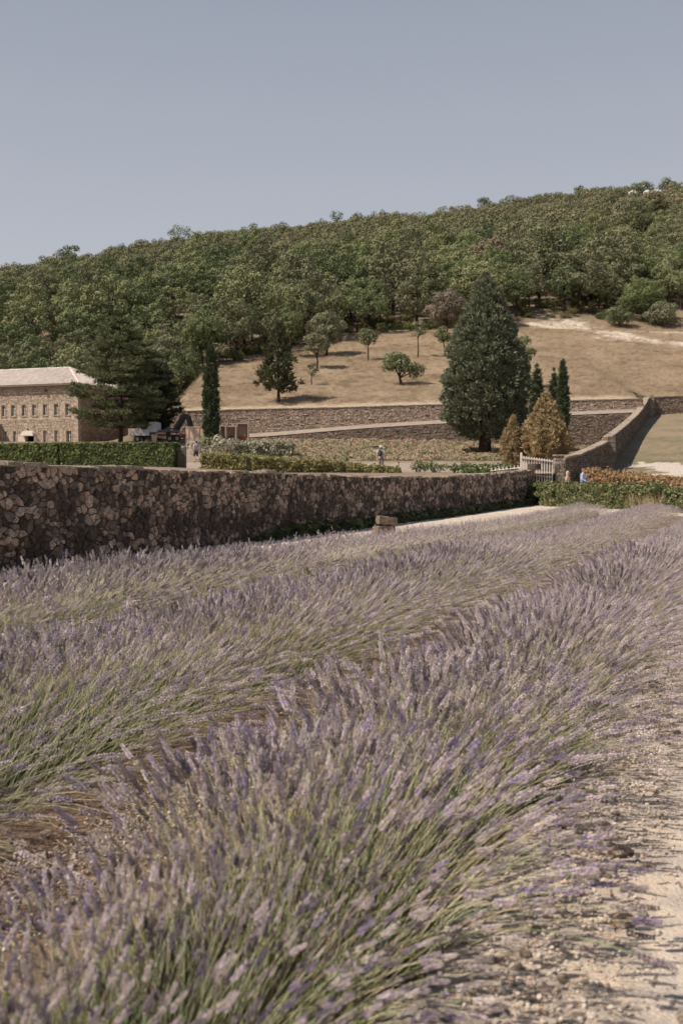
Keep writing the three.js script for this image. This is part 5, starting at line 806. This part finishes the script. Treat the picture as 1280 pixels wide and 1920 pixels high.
const cap = (a, b, ra, rb) => { const d = [b[0] - a[0], b[1] - a[1], b[2] - a[2]], L = d[0] * d[0] + d[1] * d[1] + d[2] * d[2] || 1e-9; return (x, y, z) => { const t = clamp(((x - a[0]) * d[0] + (y - a[1]) * d[1] + (z - a[2]) * d[2]) / L, 0, 1); return Math.hypot(x - a[0] - d[0] * t, y - a[1] - d[1] * t, z - a[2] - d[2] * t) - lerp(ra, rb, t); }; };
const ell = (c, r) => (x, y, z) => { const k = Math.hypot((x - c[0]) / r[0], (y - c[1]) / r[1], (z - c[2]) / r[2]); return (k - 1) * Math.min(...r); };
const smin = (a, b, k) => { const h = clamp(.5 + .5 * (b - a) / k, 0, 1); return lerp(b, a, h) - k * h * (1 - h); };
const join = (fs, k) => (x, y, z) => { let d = 9; for (const f of fs) d = smin(d, f(x, y, z), k); return d; };
function handGeo(wr, dir, palmN) { // five unequal fingers and a thumb set at the side of the palm, slightly curled
  const d = dir.clone().normalize(), n = palmN.clone().addScaledVector(d, -palmN.dot(d)).normalize(), s = d.clone().cross(n), at = (a, b, c) => { const p = wr.clone().addScaledVector(d, a).addScaledVector(s, b).addScaledVector(n, c); return [p.x, p.y, p.z]; };
  const fs = [cap(at(-.02, 0, 0), at(.03, 0, 0), .026, .028), cap(at(.03, -.022, 0), at(.085, -.028, 0), .016, .013), cap(at(.03, .022, 0), at(.085, .026, 0), .016, .013), cap(at(.03, 0, 0), at(.088, 0, 0), .017, .014)];
  [[-.031, .062], [-.011, .075], [.010, .07], [.029, .055]].forEach(([b, l]) => fs.push(cap(at(.085, b, 0), at(.085 + l * .5, b * 1.08, .008), .0092, .0085), cap(at(.085 + l * .5, b * 1.08, .008), at(.085 + l, b * 1.08, .03), .0085, .007)));
  fs.push(cap(at(.02, -.028, .005), at(.05, -.055, .018), .0125, .0105), cap(at(.05, -.055, .018), at(.082, -.058, .03), .0105, .008));
  return skin(join(fs, .008), [wr.x - .2, wr.y - .2, wr.z - .2], [wr.x + .2, wr.y + .2, wr.z + .2], .0055);
}
// joints in metres for a body facing +z; J overrides any of them
function person(label, pos, turn, { J = {}, skinC = [.50, .32, .24], shirt, sleeves = .6, bottom, bottomTo = 'knee', hair, hat, long = false, pack, height = 1.72, shoe = [.10, .08, .07], dress, bun }) {
  const o = thing('person', label, 'person', pos, turn), S = height / 1.72;
  const j = { hip: [0, .93, 0], waist: [0, 1.08, .005], chest: [0, 1.3, 0], neck: [0, 1.47, -.005], head: [0, 1.615, .02], shL: [.185, 1.41, 0], elL: [.245, 1.13, -.03], wrL: [.25, .89, .03], shR: [-.185, 1.41, 0], elR: [-.245, 1.13, -.03], wrR: [-.25, .89, .03], hpL: [.085, .90, 0], knL: [.095, .49, .02], anL: [.10, .085, -.02], hpR: [-.085, .90, 0], knR: [-.095, .49, .02], anR: [-.10, .085, -.02], ...J };
  const A = (q, dx, dy, dz) => [q[0] + dx, q[1] + dy, q[2] + dz], H = j.head;
  const torso = [cap(A(j.hip, -.07, 0, 0), A(j.hip, .07, 0, 0), .105, .105), cap(j.hip, j.waist, .12, .115), cap(j.waist, j.chest, .115, .13), cap(A(j.chest, -.085, .03, 0), A(j.chest, .085, .03, 0), .10, .10), cap(A(j.shL, -.03, 0, 0), A(j.shR, .03, 0, 0), .065, .065)];
  const upL = cap(j.shL, j.elL, .055, .042), upR = cap(j.shR, j.elR, .055, .042), thL = cap(j.hpL, j.knL, .088, .058), thR = cap(j.hpR, j.knR, .088, .058);
  const body = join([...torso, cap(j.chest, j.neck, .085, .058), cap(j.neck, A(H, 0, -.05, -.015), .052, .05), upL, upR, cap(j.elL, j.wrL, .041, .027), cap(j.elR, j.wrR, .041, .027), thL, thR, cap(j.knL, j.anL, .056, .038), cap(j.knR, j.anR, .056, .038), cap(j.anL, A(j.anL, .01, -.045, .14), .042, .033), cap(j.anR, A(j.anR, -.01, -.045, .14), .042, .033)], .035);
  const headF = (() => { const sk = join([ell(A(H, 0, .025, -.005), [.075, .098, .094]), ell(A(H, 0, -.045, .02), [.056, .062, .066]), cap(A(H, 0, .005, .088), A(H, 0, -.022, .107), .009, .014), cap(A(H, -.03, .03, .08), A(H, .03, .03, .08), .012, .012), cap(A(H, -.02, -.057, .083), A(H, .02, -.057, .083), .009, .009), ell(A(H, .077, -.005, -.005), [.012, .03, .02]), ell(A(H, -.077, -.005, -.005), [.012, .03, .02])], .018); const eL = ell(A(H, .031, .008, .094), [.014, .009, .014]), eR = ell(A(H, -.031, .008, .094), [.014, .009, .014]), mo = cap(A(H, -.02, -.064, .094), A(H, .02, -.064, .094), .003, .003); return (x, y, z) => Math.max(sk(x, y, z), -eL(x, y, z), -eR(x, y, z), -mo(x, y, z)); })();
  const skinM = std(...skinC, { roughness: .6 }), box = [[-.6, -.02, -.6], [.6, 1.66, .6]];
  const parts = [skin(body, ...box, .021), skin(headF, A(H, -.13, -.16, -.16), A(H, .13, .17, .17), .0085)];
  const hv = (a, b) => V(b[0] - a[0], b[1] - a[1], b[2] - a[2]); parts.push(handGeo(V(...j.wrL), hv(j.elL, j.wrL), V(-1, 0, .3)), handGeo(V(...j.wrR), hv(j.elR, j.wrR), V(1, 0, .3)));
  add('body', mergeGeometries(parts), skinM, o);
  for (const s of [-1, 1]) { const e = new THREE.SphereGeometry(.0105, 10, 8); e.translate(...A(H, s * .031, .008, .081)); add('eye', e, std(.05, .035, .03, { roughness: .2 }), o); }
  const grow = (f, t) => (x, y, z) => f(x, y, z) - t, cloth = (c) => std(...c, { roughness: .95 });
  if (shirt) { const mid = (a, b, t) => a.map((v, i) => lerp(v, b[i], t)), g = join([...torso, cap(j.shL, mid(j.shL, j.elL, Math.min(1, sleeves)), .056, .05), cap(j.shR, mid(j.shR, j.elR, Math.min(1, sleeves)), .056, .05), ...(sleeves > 1 ? [cap(j.elL, mid(j.elL, j.wrL, sleeves - 1), .044, .036), cap(j.elR, mid(j.elR, j.wrR, sleeves - 1), .044, .036)] : [])], .04), lowY = j.hip[1] - .08, topY = j.neck[1] - .005; add('shirt', skin((x, y, z) => Math.max(g(x, y, z) - .018 - .006 * Math.sin(x * 40 + y * 23), lowY - y, y - topY), ...box, .018), cloth(shirt), o); }
  if (bottom) { const cut_ = bottomTo === 'knee' ? j.knL[1] - .02 : .07, g = join([torso[0], torso[1], thL, thR, ...(bottomTo === 'knee' ? [] : [cap(j.knL, j.anL, .062, .05), cap(j.knR, j.anR, .062, .05)])], .03); add('trousers', skin((x, y, z) => Math.max(g(x, y, z) - .020 - .005 * Math.sin(y * 30 + x * 20), cut_ - y, y - j.waist[1] + .02), ...box, .018), cloth(bottom), o); }
  if (dress) { const g = join([...torso], .04), sk = cap([0, 1.0, 0], [0, .38, 0], .13, .26); add('dress', skin((x, y, z) => Math.max(smin(g(x, y, z) - .018, sk(x, y, z) + .012 * Math.sin(Math.atan2(x, z) * 9), .05), .42 - y, y - j.neck[1] + .04), [-.6, .3, -.6], [.6, 1.6, .6], .02), cloth(dress), o); }
  if (hair) { const hf = join([ell(A(H, 0, .035, -.015), [.086, .102, .1]), ...(long ? [ell(A(H, 0, -.06, -.06), [.085, .13, .06]), ell(A(H, .06, -.05, -.01), [.03, .11, .045]), ell(A(H, -.06, -.05, -.01), [.03, .11, .045])] : []), ...(bun ? [ell(A(H, 0, .06, -.11), [.05, .05, .045])] : [])], .02); add('hair', skin((x, y, z) => Math.max(hf(x, y, z) + .004 * Math.sin(x * 90) * Math.sin(z * 70 + y * 50), -(ell(A(H, 0, -.045, .085), [.07, .115, .075])(x, y, z)), long ? -9 : H[1] - .07 - y), A(H, -.16, -.25, -.2), A(H, .16, .17, .16), .009), std(...hair, { roughness: .75 }), o); }
  if (hat) { const g = new THREE.LatheGeometry([[0, .13], [.05, .128], [.085, .11], [.1, .06], [.103, .015], [.15, .0], [.175, -.012], [.15, -.008], [.1, .005]].map(([x, y]) => new THREE.Vector2(x, y)), 24); g.rotateX(-.06); g.translate(...A(H, 0, .035, -.005)); add('hat', g, std(...hat, { side: THREE.DoubleSide }), o); }
  for (const s of ['L', 'R']) { const a = j['an' + s], f = join([cap(A(a, 0, -.035, -.035), A(a, s === 'L' ? .01 : -.01, -.05, .15), .047, .04)], .02); add('shoe', skin((x, y, z) => Math.max(f(x, y, z), -y + .0, y - a[1] + .0), A(a, -.1, -.12, -.13), A(a, .1, .04, .24), .012), std(...shoe, { roughness: .7 }), o); }
  if (pack) { const f = join([ell(A(j.chest, 0, -.05, -.22), [.15, .23, .1]), ell(A(j.chest, 0, -.14, -.29), [.11, .11, .055])], .03), P_ = add('backpack', skin(f, A(j.chest, -.2, -.34, -.38), A(j.chest, .2, .24, -.08), .014), std(...pack, { roughness: .8 }), o); for (const s of [-1, 1]) { const m = new MB(); m.tube([A(j.chest, s * .1, .15, -.16), A(j.chest, s * .12, .195, -.02), A(j.chest, s * .125, .10, .125), A(j.chest, s * .14, -.1, .1), A(j.chest, s * .13, -.2, -.1)].map((p) => V(...p)), [.016, .018, .018, .016, .014], 6); m.build('strap', std(...pack), P_, true); } }
  o.scale.setScalar(S); return o;
}
{
  let d = 67.2, p = P(714, 886, d);
  person('man with pale hat, grey shirt and black backpack seen from behind on the sandy path', [p.x, hGarden(p.x, -d) - .01, -d], Math.PI - .35, { shirt: [.40, .37, .38], bottom: [.20, .155, .135], hat: [.50, .46, .38], hair: [.04, .03, .025], pack: [.025, .025, .032], height: 1.74, J: { knL: [.10, .49, .05], anL: [.10, .085, .05], wrR: [-.27, .88, .05] } });
  d = 77; p = P(368, 866, d);
  person('person in lilac grey top and dark shorts walking beside the pale shrubs', [p.x, hGarden(p.x, -d) - .01, -d], -2.4, { shirt: [.36, .31, .36], bottom: [.045, .045, .055], hair: [.05, .035, .025], height: 1.62, J: { knL: [.09, .5, .14], anL: [.09, .10, .02], knR: [-.09, .47, -.04], anR: [-.09, .12, -.24], wrL: [.26, .93, .16], elL: [.24, 1.14, -.06], wrR: [-.26, .9, -.1] } });
  d = 58.6; p = P(1063, 925, d);
  person('woman with wavy fair hair and pale pink dress walking beside the boundary wall', [p.x, hField(p.x, -d), -d], 1.2, { dress: [.52, .37, .30], hair: [.48, .33, .19], long: true, height: 1.70, J: { elL: [.24, 1.16, .08], wrL: [.14, 1.02, .26] } });
  d = 58.2; p = P(1092, 925, d);
  person('man in light blue shirt with a dark jacket on his arm by the wall', [p.x, hField(p.x, -d), -d], 1.05, { shirt: [.30, .36, .50], sleeves: 1.9, bottom: [.05, .05, .06], bottomTo: 'ankle', hair: [.16, .09, .06], height: 1.86, J: { elR: [-.27, 1.14, .02], wrR: [-.18, 1.03, .24], elL: [.27, 1.14, .02], wrL: [.2, 1.02, .25] } });
  const m = thing('jacket', 'dark jacket hung over the forearm of the man in the light blue shirt', 'jacket', [p.x, hField(p.x, -d), -d], 1.05); m.scale.setScalar(1.86 / 1.72);
  add('cloth', skin((x, y, z) => { const f = join([cap([.2, 1.0, .14], [.2, .98, .33], .06, .055), cap([.22, .98, .16], [.25, .66, .18], .065, .09), cap([.21, .96, .3], [.22, .62, .32], .06, .085)], .06)(x, y, z) + .008 * Math.sin(x * 60 + z * 40); return f; }, [-.05, .45, -.05], [.5, 1.2, .55], .02), std(.03, .03, .035), m);
}
// ---------------------------------------------------------------- white gate, low fence, tripod, sign
{
  const d0 = 59.6, white = std(.66, .61, .55, { roughness: .6 }), xa = PX(976, d0), xb = PX(1034, d0), gy = hField(xb, -d0) + .1, o = thing('white_gate', 'white painted wooden gate of upright pickets beside the stone pillar', 'gate', [xa, gy, -d0]), w = xb - xa, top = (x) => lerp(P(976, 856, d0).y, P(1034, 863, d0).y, x / w) - gy;
  const n = 12; for (let i = 0; i <= n; i++) { const x = w * i / n, m = new MB(), h = i === 0 ? P(976, 848, d0).y - gy : top(x) + (i === n ? .02 : .06), k = i === 0 ? .06 : .032; m.box(x - k, .06, -.03, x + k, h - .06, .03); const a = m.v(x, h, 0), c = [[-k, -.03], [k, -.03], [k, .03], [-k, .03]].map(([p, q]) => m.v(x + p, h - .058, q)); for (let j = 0; j < 4; j++) m.tri(c[j], a, c[(j + 1) % 4]); m.build(i === 0 || i === n ? 'post' : 'picket', white, o, false); }
  for (const y of [-.10, -1.05]) { const m = new MB(), f = (x, yy, z) => m.v(x, yy, z), y0 = top(0) + y, y1 = top(w) + y, q = [[0, y0, .034], [w, y1, .034], [w, y1 + .07, .034], [0, y0 + .07, .034]], A = q.map((p) => f(...p)), B = q.map(([x, yy, z]) => f(x, yy, z + .05)); for (let i = 0; i < 4; i++) { const e = (i + 1) % 4; m.quad(A[i], A[e], B[e], B[i]); } m.quad(B[0], B[1], B[2], B[3]); m.quad(A[3], A[2], A[1], A[0]); m.build('rail', white, o, false); }
  const lf = thing('picket_fence', 'low white picket fence running behind the wall up to the gate', 'fence', [0, 0, 0]), df = 60; const fx = [921, 928, 935, 942, 949, 956, 963, 970].map((px) => PX(px, df));
  fx.forEach((x, i) => { const m = new MB(), g = hGarden(x, -df), h = P(640, lerp(877, 872, i / 7), df).y; m.box(x - .028, g - .1, -df - .02, x + .028, h, -df + .02); m.build('picket', white, lf, false); });
  { const m = new MB(), y0 = P(640, 883, df).y, y1 = P(640, 877, df).y, a = fx[0] - .1, b = fx[7] + .15; m.tube([V(a, y0, -df + .04), V(b, y1, -df + .04)], [.03, .03], 6); m.build('rail', white, lf, true); }
}
{
  const d = 62.5, p = P(747, 893, d), g = hGarden(p.x, -d), o = thing('tripod', 'thin black tripod standing behind the wall near the man with the backpack', 'tripod', [p.x, g, -d]), h = PY(868, d) - g, mt = std(.03, .03, .032);
  for (let i = 0; i < 3; i++) { const q = i / 3 * TAU + .5, m = new MB(); m.tube([V(Math.cos(q) * .24, 0, Math.sin(q) * .24), V(0, h * .62, 0)], [.016, .02], 6); m.build('leg', mt, o, true); } const c = new MB(); c.tube([V(0, h * .45, 0), V(0, h, 0)], [.018, .016], 6); c.box(-.05, h, -.04, .05, h + .06, .04); c.build('column', mt, o, false);
}
{
  const d = 84, p = P(704, 850, d), g = hGarden(p.x, -d), o = thing('sign_board', 'small pale sign board with a dark top edge standing in the stubble field', 'sign', [p.x, g, -d]), y = PY(845, d) - g;
  const b = new MB(); b.box(-.22, y - .1, 0, .22, y + .26, .03); b.build('board', std(.60, .54, .46), o, false); const t = new MB(); t.box(-.3, y + .263, -.04, .3, y + .38, .08); t.build('top_edge', std(.05, .045, .045), o, false); const l = new MB(); l.box(-.03, -.1, -.03, .03, y - .103, .0); l.build('post', std(.1, .085, .07), o, false);
}
// ---------------------------------------------------------------- stones, gravel, litter and small growth on the near ground
{
  const R = rng(950), rock = (seed, n) => { const g = mergeVertices(new THREE.IcosahedronGeometry(1, n).deleteAttribute('uv').deleteAttribute('normal')), a = g.attributes.position, Q = rng(seed), cuts = [...Array(7)].map(() => [unit(Q), .55 + Q() * .3]); for (let i = 0; i < a.count; i++) { const p = V(a.getX(i), a.getY(i), a.getZ(i)); for (const [n_, d] of cuts) { const k = p.dot(n_); if (k > d) p.addScaledVector(n_, d - k); } const f = 1 + .10 * n3(p.x * 2.2 + seed, p.y * 2.2, p.z * 2.2); a.setXYZ(i, p.x * f, p.y * f * .62, p.z * f * .82); } const o = n > 1 ? g : g.toNonIndexed(); const o2 = o.toNonIndexed ? (o.index ? o.toNonIndexed() : o) : o; o2.computeVertexNormals(); const u = new Float32Array(o2.attributes.position.count * 2); for (let i = 0; i < u.length / 2; i++) { u[i * 2] = o2.attributes.position.getX(i) + seed; u[i * 2 + 1] = o2.attributes.position.getZ(i) + o2.attributes.position.getY(i); } o2.setAttribute('uv', new THREE.BufferAttribute(u, 2)); return o2; };
  const big = [0, 1, 2, 3, 4].map((k) => rock(40 + k, 2)), small = [0, 1, 2].map((k) => rock(60 + k, 1)), ground = scene.getObjectByName('field_ground'), c = new THREE.Color();
  const rockMats = [[.80, .70, .60], [.90, .82, .73], [.70, .58, .48], [.52, .47, .43]].map((q) => new THREE.MeshStandardMaterial({ color: col(...q), map: scaled(stoneTex, .35), bumpMap: scaled(stoneBump, .8), bumpScale: .01, roughness: .95 }));
  const strip = () => { // where the loose stones lie: the edge of the track and the gaps between the rows
    const a = R(); if (a < .62) { const u = 1.6 + 13 * R() ** 1.5; return [u, -.64 + (R() + R() - 1) * .34]; } if (a < .95) { const u = 1.6 + 6 * R() ** 1.3; return [u, -2.62 + (R() + R() - 1) * .42]; } const u = 1.5 + 9 * R(); return [u, -.3 + R() ** 1.6 * 1.1]; };
  const list = []; for (let i = 0; i < 330; i++) { const [u, v] = strip(), s = i < 26 ? .028 + R() * .032 : .014 + R() * .018; list.push([u, v, s]); }
  list.push([2.55, -2.62, .12], [2.75, -2.5, .07], [2.9, -2.75, .05], [3.2, -2.6, .06], [3.0, -2.45, .045], [4.0, -.62, .075], [4.35, -.5, .06], [3.7, -.42, .05], [4.6, -.7, .06], [3.1, -.15, .05], [2.75, -.05, .06], [2.6, -.35, .04]);
  for (const [u, v, s] of list.sort((a, b) => b[2] / Math.hypot(b[0], b[1]) - a[2] / Math.hypot(a[0], a[1])).slice(0, 290)) { const p = UV(u, v), m = add('stone', big[Math.floor(R() * 5)], rockMats[Math.floor(R() ** 1.4 * 4)], ground); m.position.set(p.x, hField(p.x, p.z) + s * .28, p.z); m.rotation.set((R() - .5) * .6, R() * TAU, (R() - .5) * .6); m.scale.setScalar(s); }
  const gm = [[], [], []], gc = [[], [], []];
  for (let i = 0; i < 26000; i++) { const [u, v] = strip(), s = .0028 + R() ** 3 * .0125, p = UV(u, v), k = i % 3; p.y = hField(p.x, p.z) + s * .3; gm[k].push(M4(p, QE(R() * .8, R() * 6.3, R() * .8), s)); const j = .75 + R() * .5, w = R(); gc[k].push((w < .7 ? c.setRGB(.42 * j, .36 * j, .305 * j) : w < .88 ? c.setRGB(.36 * j, .26 * j, .195 * j) : c.setRGB(.25 * j, .215 * j, .19 * j)).clone()); }
  const gravel = thing('gravel', 'loose pale limestone gravel along the edge of the track and between the rows', 'gravel'); gravel.userData.kind = 'stuff';
  small.forEach((g, k) => scatter('pebbles', g, std(1, 1, 1, { roughness: .95 }), gm[k], gravel, gc[k]));
  // dry litter: broken stalks and fallen spikes
  const st = new MB(); st.tube([V(-.5, 0, 0), V(0, .03, .02), V(.5, 0, 0)], [.018, .02, .012], 4); const sg = st.geo(true), lm = [], lc = [];
  for (let i = 0; i < 9000; i++) { const a = R(); let u, v; if (a < .74) { u = 1 + 11 * R() ** 1.3; v = -2.75 + (R() + R() - 1) * .62; } else if (a < .9) { u = 1 + 14 * R() ** 1.3; v = -.72 + (R() + R() - 1) * .45; } else { u = 2 + 10 * R(); v = -5.4 + (R() - .5) * .6; } const p = UV(u, v); p.y = hField(p.x, p.z) + .004 + R() * .03 * (a < .9 ? 1 : .3); lm.push(M4(p, QE((R() - .5) * .5, R() * 6.3, (R() - .5) * .7), .02 + R() ** 2 * .11)); const j = .7 + R() * .6; lc.push((R() < .6 ? c.setRGB(.24 * j, .155 * j, .10 * j) : c.setRGB(.38 * j, .29 * j, .19 * j)).clone()); }
  tag(scatter('plant_litter', sg, std(1, 1, 1), lm, scene, lc), 'dry brown broken stalks lying under the lavender rows', 'plant litter');
  // fallen spikes on the track
  const sp = []; for (let i = 0; i < 60; i++) { const u = 2.2 + 5 * R(), v = -.42 + R() * .55, p = UV(u, v); p.y = hField(p.x, p.z) + .006; sp.push(M4(p, new THREE.Quaternion().setFromEuler(new THREE.Euler(0, R() * TAU, Math.PI / 2 - .05, 'YXZ')), .35 + R() * .25)); }
  tag(scatter('fallen_spikes', spikeGeo[1][0][0], std(.20, .145, .12, { vertexColors: true }), sp, scene), 'withered flower spikes fallen on the dusty track', 'plant litter');
}
{ // the sparse plant that leans into the view at the bottom right
  const R = rng(960), o = thing('lavender_sprig', 'sparse dry lavender stems leaning in at the bottom corner of the dirt track', 'lavender plant'), c = new THREE.Color();
  for (let i = 0; i < 16; i++) { const base = UV(1.55 + R() * .45, .30 + R() * .12), az = Math.atan2(DU.z * .3 - RV.z, DU.x * .3 - RV.x) + (R() - .5) * 1.3, l = Math.floor(R() * 2), b = 1 + Math.floor(R() * 2); base.y = hField(base.x, base.z); stemColour(R, c); const m = add('flower_stem', stemGeo[0][b], std(c.r * .6, c.g * .55, c.b * .55), o); leanMatrix(base, az, .35 + R() * .55, .46 + R() * .2).decompose(m.position, m.quaternion, m.scale); spikeColour(R, c, 0); add('flower_spike', spikeGeo[0][b][l], std(c.r * .8, c.g * .8, c.b * .85, { vertexColors: true }), m); }
}
renderer.render(scene, camera);
